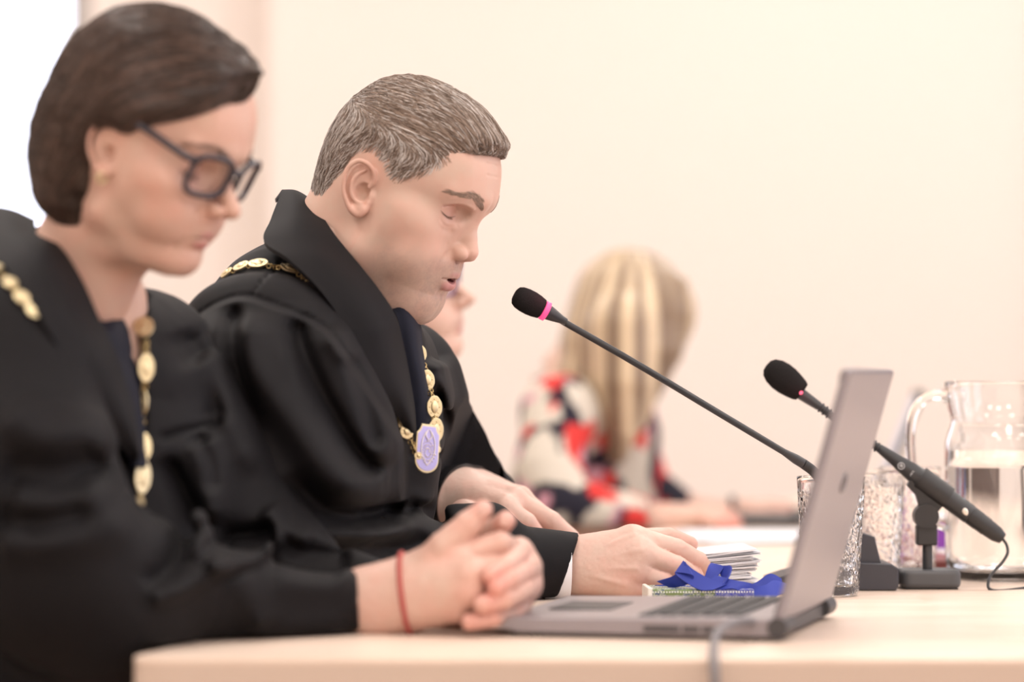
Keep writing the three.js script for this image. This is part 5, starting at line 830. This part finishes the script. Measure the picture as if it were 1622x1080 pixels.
// ---------------------------------------------------------------- microphones
const micBlack = std(new THREE.Color(0.022, 0.021, 0.022), 0.45), micSatin = std(new THREE.Color(0.03, 0.03, 0.033), 0.38);
const foamTex = dataTex(128, 128, (u, v, i, j) => { const n = 0.5 + 0.5 * noise(i / 1.7, j / 1.7, 3); return [n, n, n]; }, false, [3, 3]);
const foamMat = std(new THREE.Color(0.021, 0.019, 0.019), 0.98, { specularIntensity: 0.15, bumpMap: foamTex, bumpScale: 0.0006 });
const along = (g, a, b) => { g.applyQuaternion(new THREE.Quaternion().setFromUnitVectors(new THREE.Vector3(0, 1, 0), new THREE.Vector3(b[0] - a[0], b[1] - a[1], b[2] - a[2]).normalize())); g.translate(...a); return g; };
const dist3 = (a, b) => hyp(a[0] - b[0], a[1] - b[1], a[2] - b[2]);
{ // long gooseneck on a desk unit
  const base = at(1352, 0, 3.19), o = thing('gooseneck_microphone', 'long gooseneck microphone with a glowing pink ring in front of the man', 'microphone', [base[0], TABLE + 0.0017, base[2]]);
  const tip = at(814, 466, 2.98), ringP = at(861, 491, 2.985), neck = at(890, 508, 2.99);
  const L = dist3(tip, ringP), dirLen = dist3(tip, neck);
  into(o, 'foam_windscreen', along(lathe([[0, 0], [0.0055, 0.0006], [0.0088, 0.0022], [0.0108, 0.006], [0.0118, 0.012], [0.0119, 0.019], [0.0112, 0.025], [0.0098, L - 0.002], [0.0075, L - 0.0005], [0, L - 0.0005]], 40), tip, ringP), foamMat);
  const ringG = new THREE.MeshStandardMaterial({ color: new THREE.Color(0.5, 0.05, 0.15), emissive: new THREE.Color(1.0, 0.07, 0.22), emissiveIntensity: 1.1, roughness: 0.4 });
  into(o, 'light_ring', along(lathe([[0.0075, L - 0.001], [0.0096, L - 0.0005], [0.0096, L + 0.0040], [0.0078, L + 0.0046], [0.006, L + 0.0046]], 40), tip, ringP), ringG, 'glowing pink ring');
  const pl = new THREE.PointLight(new THREE.Color(1, 0.1, 0.25), 0.002, 0.4); pl.position.set(ringP[0], ringP[1] + 0.012, ringP[2] + 0.012); pl.castShadow = true; scene.add(pl);
  into(o, 'capsule_neck', along(lathe([[0.0074, L + 0.0046], [0.0070, L + 0.007], [0.0056, L + 0.0135], [0.0040, L + 0.02], [0.0034, dirLen + 0.004], [0, dirLen + 0.004]], 32), tip, ringP), micSatin);
  const s0 = at(1242, 716, 3.03), s1 = at(1272, 734, 3.035);
  into(o, 'stem', tube([neck, at(1010, 577, 3.0), at(1130, 649, 3.015), s0], 0.0033, 12, 10), micSatin);
  into(o, 'stem_sleeve', tube([s0, s1], t => 0.0034 + 0.0016 * Math.min(1, t * 1.6), 14, 8), micSatin);
  const g2 = smooth([s1, at(1288, 746, 3.045), at(1301, 764, 3.065), at(1305, 800, 3.11), at(1300, 850, 3.165), at(1300, 900, 3.19)], 14), ribs = [tube([s1, at(1288, 746, 3.045), at(1301, 764, 3.065), at(1305, 800, 3.11), at(1300, 850, 3.165), at(1300, 900, 3.19)], 0.0038, 12, 10)];
  for (let i = 0; i < g2.length; i += 1) { const t = new THREE.TorusGeometry(0.0042, 0.0009, 6, 14), q = g2[Math.min(i + 1, g2.length - 1)].clone().sub(g2[Math.max(0, i - 1)]).normalize(); t.applyQuaternion(new THREE.Quaternion().setFromUnitVectors(new THREE.Vector3(0, 0, 1), q)); t.translate(g2[i].x, g2[i].y, g2[i].z); ribs.push(t); }
  into(o, 'flexible_neck', join(ribs), micBlack, 'ribbed flexible section');
  const unit3 = std(new THREE.Color(0.045, 0.045, 0.056), 0.45);
  { const s = new THREE.Shape(); s.moveTo(-0.086, 0); s.lineTo(0.038, 0); s.lineTo(0.040, 0.004); s.lineTo(0.040, 0.020); s.lineTo(0.034, 0.024); s.lineTo(0.0, 0.026); s.lineTo(-0.070, 0.014); s.lineTo(-0.088, 0.008); s.lineTo(-0.086, 0); const g = new THREE.ExtrudeGeometry(s, { depth: 0.08, bevelEnabled: true, bevelSize: 0.0015, bevelThickness: 0.003, bevelSegments: 3 }); g.translate(0, 0, -0.04); part('desk_unit', g, unit3, o, 'dark grey desk unit'); }
  part('button_block', moved((() => { const s = new THREE.Shape(); s.moveTo(-0.016, 0.024); s.lineTo(0.016, 0.024); s.lineTo(0.009, 0.052); s.lineTo(-0.004, 0.056); s.lineTo(-0.016, 0.056); s.lineTo(-0.016, 0.024); const g = new THREE.ExtrudeGeometry(s, { depth: 0.05, bevelEnabled: true, bevelSize: 0.001, bevelThickness: 0.002, bevelSegments: 2 }); g.translate(0, 0, -0.025); return g; })(), 0.008, 0, 0.008), unit3, o); part('neck_socket', moved(lathe([[0, 0.012], [0.012, 0.012], [0.011, 0.03], [0.0075, 0.036], [0, 0.036]], 24), at(1300, 0, 3.19)[0] - base[0], 0, -3.19 - base[2]), unit3, o);
  part('key_slot', moved(rbox(0.0012, 0.007, 0.003, 0.0005, 2), 0.0412, 0.012, 0.025), micBlack, o);
}
{ // small microphone on a table stand, cable from its end
  const base = at(1471, 0, 3.19), o = thing('table_microphone', 'small black microphone clipped on a table stand beside the water jug', 'microphone', [base[0], TABLE, base[2]]), D = 3.185;
  const tip = at(1214, 578, D), rear = at(1270, 621, D), L = dist3(tip, rear);
  into(o, 'foam_windscreen', along(lathe([[0, 0], [0.006, 0.0008], [0.0105, 0.004], [0.0138, 0.0105], [0.0152, 0.019], [0.0150, 0.027], [0.0136, 0.035], [0.0118, 0.0425], [0.0100, L], [0, L]], 40), tip, rear), foamMat);
  const dot = new THREE.SphereGeometry(0.0026, 12, 8); dot.translate(...at(1268, 621, D - 0.009)); into(o, 'indicator_light', dot, new THREE.MeshStandardMaterial({ color: 0x661111, emissive: new THREE.Color(1, 0.12, 0.2), emissiveIntensity: 2.2 }), 'small red light');
  const pl = new THREE.PointLight(new THREE.Color(1, 0.1, 0.2), 0.0008, 0.2); pl.position.set(...at(1268, 621, D - 0.013)); pl.castShadow = true; scene.add(pl);
  const a = at(1266, 622, D), b = at(1297, 643, D), c = at(1320, 660, D), d = at(1374, 697, D);
  into(o, 'capsule_neck', tube([a, at(1282, 633, D), b], t => 0.0062 - 0.0016 * t, 16, 6), micSatin);
  const col = []; for (let i = 0; i < 3; i++) { const t = new THREE.TorusGeometry(0.0043, 0.0013, 8, 20), p = [mix(b[0], c[0], 0.15 + i * 0.28), mix(b[1], c[1], 0.15 + i * 0.28), b[2]]; t.applyQuaternion(new THREE.Quaternion().setFromUnitVectors(new THREE.Vector3(0, 0, 1), new THREE.Vector3(c[0] - b[0], c[1] - b[1], 0).normalize())); t.translate(...p); col.push(t); }
  for (let i = 0; i < 3; i++) { const t = new THREE.TorusGeometry(0.0043, 0.0013, 8, 20), e = at(1378 + i * 5.5, 700 + i * 4, D); t.applyQuaternion(new THREE.Quaternion().setFromUnitVectors(new THREE.Vector3(0, 0, 1), new THREE.Vector3(0.82, -0.57, 0).normalize())); t.translate(...e); col.push(t); }
  into(o, 'stem', join([tube([b, c, at(1347, 679, D), d, at(1394, 711, D)], 0.0042, 14, 8), ...col]), micSatin);
  const b0 = at(1392, 709, D), b1 = at(1588, 853, D), BL = dist3(b0, b1);
  into(o, 'body', along(lathe([[0, 0], [0.0046, 0], [0.0052, 0.006], [0.0066, 0.02], [0.0086, 0.034], [0.0098, 0.044], [0.0102, 0.05], [0.0102, BL * 0.73], [0.0098, BL * 0.735], [0, BL * 0.735]], 40), b0, b1), micSatin);
  into(o, 'plug', along(lathe([[0.0092, BL * 0.735], [0.0098, BL * 0.74], [0.0098, BL * 0.81], [0.0092, BL * 0.812], [0.0097, BL * 0.825], [0.0092, BL * 0.832], [0.0097, BL * 0.845], [0.0092, BL * 0.852], [0.0097, BL * 0.865], [0.0090, BL * 0.875], [0.0084, BL * 0.95], [0.0066, BL * 0.985], [0.0058, BL], [0, BL]], 40), b0, b1), micBlack);
  const lt = new THREE.SphereGeometry(1, 14, 8); lt.scale(0.0046, 0.0032, 0.0012); lt.rotateZ(-0.95); lt.translate(...at(1529, 810, D - 0.0095)); into(o, 'latch', lt, std(new THREE.Color(0.75, 0.70, 0.64), 0.3, { metalness: 0.9 }), 'silver latch');
  // ring mark and the little line of lettering, printed white on the body
  const white = std(new THREE.Color(0.55, 0.55, 0.56), 0.6), mk = [new THREE.TorusGeometry(0.0034, 0.00035, 6, 28)]; for (const q of [[[-0.0016, -0.0016], [0, 0.0024]], [[0.0016, -0.0016], [0, 0.0024]], [[-0.0022, 0.0006], [0.0022, 0.0006]], [[0, 0.0024], [0.0004, -0.0022]]]) mk.push(tube(q.map(p => [p[0], p[1], 0]), 0.0003, 5, 1, false));
  const mg = join(mk); mg.rotateX(-0.1); mg.translate(...at(1427.5, 738, D - 0.0088)); into(o, 'ring_mark', mg, white, 'small white ring mark');
  const let3 = []; const dir = [0.0012, 0.0017]; const strokes = [[[0, 0], [0.5, 1], [1, 0]], [[0, 0], [0, 1], [0, 0.45], [0.8, 1]], [[0, 0.45], [0.8, 0]], [[1, 0.9], [0.3, 1], [0, 0.5], [0.3, 0], [1, 0.1], [1, 0.5], [0.6, 0.5]]]; [[0, 0], [1, 1], [1, 2], [2, 3]].forEach(([slot, k]) => { let3.push(tube(strokes[k].map(p => [p[0] * 0.0015 + slot * 0.0021, p[1] * 0.002, 0]), 0.00022, 5, 1, false)); });
  const lg = join(let3); lg.rotateZ(0.95); lg.translate(...at(1443, 754, D - 0.0101)); into(o, 'lettering', lg, white, 'tiny white lettering'); void dir;
  // clip, joint, stem and foot
  into(o, 'clip', along(lathe([[0.0104, 0.052], [0.0125, 0.052], [0.0125, 0.088], [0.0104, 0.088]], 32), b0, b1), micBlack);
  { const s = new THREE.Shape(), p = (x, y) => [(x - 1466) * D / FPX, (819 - y) * D / FPX]; const pts = [[1437, 768], [1450, 782], [1455, 798], [1452, 808], [1480, 812], [1490, 800], [1497, 784], [1478, 764], [1446, 752]].map(q => p(...q)); s.moveTo(...pts[0]); pts.slice(1).forEach(q => s.lineTo(...q)); const g = new THREE.ExtrudeGeometry(s, { depth: 0.010, bevelEnabled: true, bevelSize: 0.001, bevelThickness: 0.0012, bevelSegments: 2 }); g.translate(...at(1466, 819, D + 0.005)); into(o, 'clip_bracket', g, micBlack); }
  into(o, 'joint_knob', new THREE.CylinderGeometry(0.0125, 0.0125, 0.022, 40).rotateX(Math.PI / 2).translate(...at(1466, 817, D)), micBlack);
  into(o, 'stem_clamp', rbox(0.021, 0.021, 0.018, 0.002).translate(...at(1467, 847, D)), micBlack);
  into(o, 'stand_post', new THREE.CylinderGeometry(0.0052, 0.0052, 0.034, 20).translate(...at(1469, 884, D)), micSatin);
  part('stand_foot', moved((() => { const s = new THREE.Shape(), w = 0.029, d = 0.026, r = 0.010; s.moveTo(-w + r, -d); s.lineTo(w - r, -d); s.quadraticCurveTo(w, -d, w, -d + r); s.lineTo(w, d - r); s.quadraticCurveTo(w, d, w - r, d); s.lineTo(-w + r, d); s.quadraticCurveTo(-w, d, -w, d - r); s.lineTo(-w, -d + r); s.quadraticCurveTo(-w, -d, -w + r, -d); const g = new THREE.ExtrudeGeometry(s, { depth: 0.008, bevelEnabled: true, bevelSize: 0.0035, bevelThickness: 0.005, bevelOffset: -0.002, bevelSegments: 5 }); g.rotateX(-Math.PI / 2); return g; })(), 0, 0.0068, 0), std(new THREE.Color(0.075, 0.075, 0.08), 0.5), o, 'grey rounded foot');
  part('foot_pad', moved(rbox(0.054, 0.002, 0.048, 0.0008), 0, 0.001, 0), micBlack, o);
  into(o, 'cable', tube([at(1586, 851, D), at(1594, 862, D), at(1596, 875, D - 0.005), at(1588, 890, D - 0.01), at(1576, 903, D - 0.015), at(1568, 914, D - 0.02), [at(1567, 0, D - 0.03)[0], TABLE + 0.0016, -(D - 0.03)], [at(1640, 0, D)[0], TABLE + 0.0016, -D], [at(1760, 0, 3.3)[0], TABLE + 0.0016, -3.3]], 0.0016, 8, 10), micBlack);
}

// ---------------------------------------------------------------- jug and tumblers
const glass = new THREE.MeshPhysicalMaterial({ color: 0xffffff, roughness: 0.0, transmission: 1, thickness: 0.01, ior: 1.5 });
const waterMat = new THREE.MeshPhysicalMaterial({ color: 0xffffff, roughness: 0.0, transmission: 1, thickness: 0.05, ior: 1.33, attenuationColor: new THREE.Color(0.93, 0.96, 1.0), attenuationDistance: 0.4 });
{
  const D = 3.33, o = thing('water_jug', 'clear glass water jug with a looped handle, half full', 'jug', [at(1590, 0, D)[0], TABLE, -D]), S = 1;
  const out = [[0.0, 0.0005], [0.050, 0.0005], [0.056, 0.003], [0.0605, 0.010], [0.0625, 0.022], [0.0630, 0.05], [0.0635, 0.12], [0.0630, 0.148], [0.0605, 0.158], [0.0572, 0.166], [0.0562, 0.171], [0.0572, 0.176], [0.0600, 0.185], [0.0628, 0.205], [0.0632, 0.2115]], inn = [[0.0602, 0.2115], [0.0592, 0.20], [0.0568, 0.184], [0.0540, 0.175], [0.0534, 0.171], [0.0544, 0.165], [0.0575, 0.156], [0.0600, 0.146], [0.0603, 0.12], [0.0600, 0.05], [0.0590, 0.024], [0.0560, 0.014], [0.048, 0.0095], [0, 0.009]];
  part('jug_body', lathe([...out, [0.0622, 0.2128], [0.0610, 0.2128], ...inn].map(p => [p[0] * S, p[1] * S]), 72), glass, o);
  part('handle', tube([[-0.0600, 0.196, 0.0], [-0.068, 0.199, 0], [-0.083, 0.196, 0], [-0.0955, 0.183, 0], [-0.1005, 0.160, 0], [-0.0985, 0.120, 0], [-0.089, 0.085, 0], [-0.076, 0.064, 0], [-0.0615, 0.058, 0]], t => 0.0052 + 0.002 * Math.pow(Math.abs(2 * t - 1), 4), 16, 8), glass, o);
  part('water', lathe([[0, 0.0097], [0.0478, 0.0102], [0.0556, 0.0146], [0.0585, 0.0245], [0.0595, 0.05], [0.0598, 0.12], [0.0597, 0.1395], [0, 0.1395]], 72), waterMat, o);
}
const crackle = (g, amp, f, y0, y1) => { const p = g.attributes.position; for (let i = 0; i < p.count; i++) { const x = p.getX(i), y = p.getY(i), z = p.getZ(i), r = hyp(x, z); if (y > y0 && y < y1 && r > 0.01) { const k = 1 + amp * (noise(x * f, y * f * 1.1, z * f) + 0.5 * noise(x * f * 2.1, y * f * 2, z * f * 2.1)) / r; p.setXYZ(i, x * k, y, z * k); } } g.computeVertexNormals(); return g; };
function tumbler(px, D, label, fill) {
  const o = thing('tumbler', label, 'glass', [at(px, 0, D)[0], TABLE, -D], rr(0, 6), 'textured water glasses'), wall = [], n = 70;
  for (let i = 0; i <= n; i++) { const t = i / n; wall.push([mix(0.0275, 0.0338, t), 0.006 + t * 0.112]); }
  const inner = []; for (let i = 0; i <= 20; i++) { const t = 1 - i / 20; inner.push([mix(0.0250, 0.0318, t), 0.012 + t * 0.106]); }
  const g = lathe([[0, 0.0005], [0.024, 0.0005], [0.0268, 0.0025], ...wall, [0.0332, 0.1188], [0.0324, 0.1188], ...inner, [0.022, 0.0105], [0, 0.0102]], 160);
  part('glass_wall', crackle(g, 0.0009, 380, 0.004, 0.104), glass, o);
  part('water', lathe([[0, 0.0108], [0.022, 0.0111], [0.0247, 0.0126], [mix(0.0247, 0.0314, fill), 0.012 + 0.106 * fill], [0, 0.012 + 0.106 * fill]], 64), waterMat, o);
}
tumbler(1316, 3.075, 'textured glass of water right behind the near laptop lid', 0.70); tumbler(1383, 3.28, 'textured glass of water behind the dark desk unit of the long microphone', 0.84); tumbler(1441, 3.40, 'textured glass of water between the table microphone and the jug, farthest back', 0.82);

// ---------------------------------------------------------------- papers, lanyard, small things
const paperMat = std(new THREE.Color(0.80, 0.80, 0.84), 0.85);
{ // bundle of folded papers under the man's hand
  const c = at(1095, 0, 3.16), o = thing('paper_bundle', 'thick bundle of white papers under the reading man\'s hands', 'papers', [c[0], TABLE, c[2]], 0.06, undefined);
  let y = 0.0006; for (let i = 0; i < 26; i++) { const t = 0.0009 + rnd() * 0.0006, w = 0.158 + rr(-0.006, 0.006), curl = 0.004 + 0.0006 * i, rows = []; const dx = rr(-0.003, 0.003), dz = rr(-0.003, 0.003), wob = rr(0, 6);
    for (const z of [-0.055, 0, 0.055]) { const row = []; for (let k = 0; k <= 6; k++) { const u = k / 6; row.push([dx - 0.1 + u * w, y + t / 2 + (u > 0.6 ? (u - 0.6) * 2.5 * curl * 0.35 + 0.0004 * Math.sin(u * 30 + wob) : 0), z + dz]); } rows.push(row); }
    part('sheet', sheet(rows, t * 0.9, 14, 2), paperMat, o); y += t + 0.0003; }
}
{ const c = at(1212, 0, 4.2); const o = thing('paper_stack', 'loose white sheets in front of the far laptop', 'papers', [c[0], TABLE, c[2]], 0.2); for (let i = 0; i < 4; i++) part('sheet', moved(new THREE.BoxGeometry(0.21, 0.0012, 0.297), rr(-0.01, 0.01), 0.0008 + i * 0.0014, rr(-0.02, 0.02), 0, rr(-0.2, 0.2), 0), paperMat, o); }
const printTex = dataTex(256, 64, (u, v, i, j) => { const a = noise(i / 9, j / 9, 1), b = noise(i / 4, j / 4, 6), row = (j % 21) > 6 && (j % 21) < 14 && Math.sin(i * 0.9) > -0.1; let c = a > 0.1 ? [0.42, 0.50, 0.30] : b > 0.1 ? [0.30, 0.36, 0.45] : [0.62, 0.66, 0.58]; if (u > 0.62) c = [0.32 + 0.2 * b, 0.34 + 0.2 * b, 0.62]; if (row) c = [0.86, 0.88, 0.86]; return c; });
{ const p = at(1108, 0, 2.975), o = thing('badge_case', 'small flat box with green and blue print under the blue lanyard', 'box', [p[0], TABLE, p[2]], 0.05); part('box_body', moved(rbox(0.098, 0.0155, 0.06, 0.002), 0, 0.0079, 0), std(0xffffff, 0.35, { map: printTex }), o); part('end_cap', moved(rbox(0.0045, 0.0165, 0.061, 0.0012), -0.0505, 0.0084, 0), std(new THREE.Color(0.78, 0.76, 0.7), 0.4), o); }
{ // lanyard: a ribbon that loops over the box and trails off behind the laptop
  const blue = std(new THREE.Color(0.012, 0.03, 0.30), 0.6, { sheen: 0.3, sheenColor: new THREE.Color(0.2, 0.25, 0.7) }), o = thing('lanyard', 'crumpled blue ribbon lanyard beside the man\'s hand', 'lanyard', [at(1130, 0, 2.97)[0], TABLE, -2.97]);
  const ribbon = (pts, w) => { const rows = [[], []]; const V = pts; V.forEach((p, i) => { const a = at(p[0], p[1], p[2]), t = p[3] || 0; rows[0].push([a[0] - Math.sin(t) * w / 2, a[1] + Math.cos(t) * w / 2 * 0.9, a[2] - w * 0.25]); rows[1].push([a[0] + Math.sin(t) * w / 2, a[1] - Math.cos(t) * w / 2 * 0.9, a[2] + w * 0.25]); }); return sheet(rows, 0.0012, 60, 4); };
  into(o, 'ribbon', ribbon([[1052, 926, 2.97, 1.1], [1080, 917, 2.955, 0.9], [1092, 902, 2.95, 0.5], [1076, 898, 2.955, -0.6], [1092, 912, 2.95, -0.5], [1118, 926, 2.945, -0.8], [1140, 930, 2.945, -1.2]], 0.015), blue);
  into(o, 'ribbon', ribbon([[1110, 922, 2.96, -0.8], [1128, 906, 2.965, 0.6], [1138, 895, 2.97, 1.3], [1149, 902, 2.965, 2.2], [1150, 918, 2.955, 2.6], [1135, 930, 2.95, 2.0]], 0.013), blue);
  into(o, 'ribbon', ribbon([[1125, 920, 2.955, -0.7], [1150, 926, 2.95, -0.9], [1175, 928, 2.95, -1.2], [1195, 938, 2.955, -0.6], [1215, 938, 2.96, 0.2], [1232, 930, 2.975, 0.5], [1262, 934, 2.99, 0.9]], 0.0155), blue);
  into(o, 'ribbon', ribbon([[1048, 930, 2.985, 1.3], [1075, 928, 2.98, 1.4], [1110, 930, 2.975, 1.5], [1150, 928, 2.98, 1.3], [1200, 932, 2.985, 0.8], [1225, 918, 2.99, 0.4], [1240, 926, 2.99, 0.2]], 0.013), blue);
}
single('folded_card', (() => { const g = rbox(0.03, 0.0015, 0.03, 0.0006); g.rotateZ(0.25); return g; })(), paperMat, 'small white card lying behind the blue lanyard', 'card', [at(1240, 0, 3.1)[0], TABLE + 0.0055, -3.1]);
{ const p = at(928, 0, 3.19), o = thing('pen', 'white and blue pen between the man\'s hands', 'pen', [p[0], TABLE + 0.005, p[2]], 0.5); part('barrel', moved(new THREE.CylinderGeometry(0.0042, 0.0042, 0.12, 16).rotateZ(Math.PI / 2), 0, 0, 0), std(new THREE.Color(0.8, 0.8, 0.85), 0.3), o); part('cap', moved(new THREE.CylinderGeometry(0.005, 0.0046, 0.03, 16).rotateZ(Math.PI / 2), -0.06, 0, 0), std(new THREE.Color(0.05, 0.1, 0.5), 0.3), o); }
{ const p = at(1490, 0, 3.52), o = thing('notebook', 'dark red notebook lying behind the table microphone', 'notebook', [p[0], TABLE, p[2]], 0.3); part('cover', moved(rbox(0.10, 0.014, 0.15, 0.003), -0.02, 0.0075, 0), std(new THREE.Color(0.22, 0.05, 0.045), 0.5), o); part('pages', moved(rbox(0.098, 0.010, 0.146, 0.001), -0.018, 0.0075, 0), paperMat, o); }
{ const p = at(1488, 0, 3.62), o = thing('carton', 'small purple and white carton behind the water jug', 'box', [p[0], TABLE, p[2]], 0.4); part('carton_body', moved(rbox(0.03, 0.058, 0.03, 0.002), 0, 0.0292, 0), std(new THREE.Color(0.8, 0.8, 0.82), 0.5), o); part('label_band', moved(rbox(0.0306, 0.036, 0.0306, 0.001), 0, 0.036, 0), std(new THREE.Color(0.2, 0.03, 0.36), 0.5), o); }
renderer.render(scene, camera);
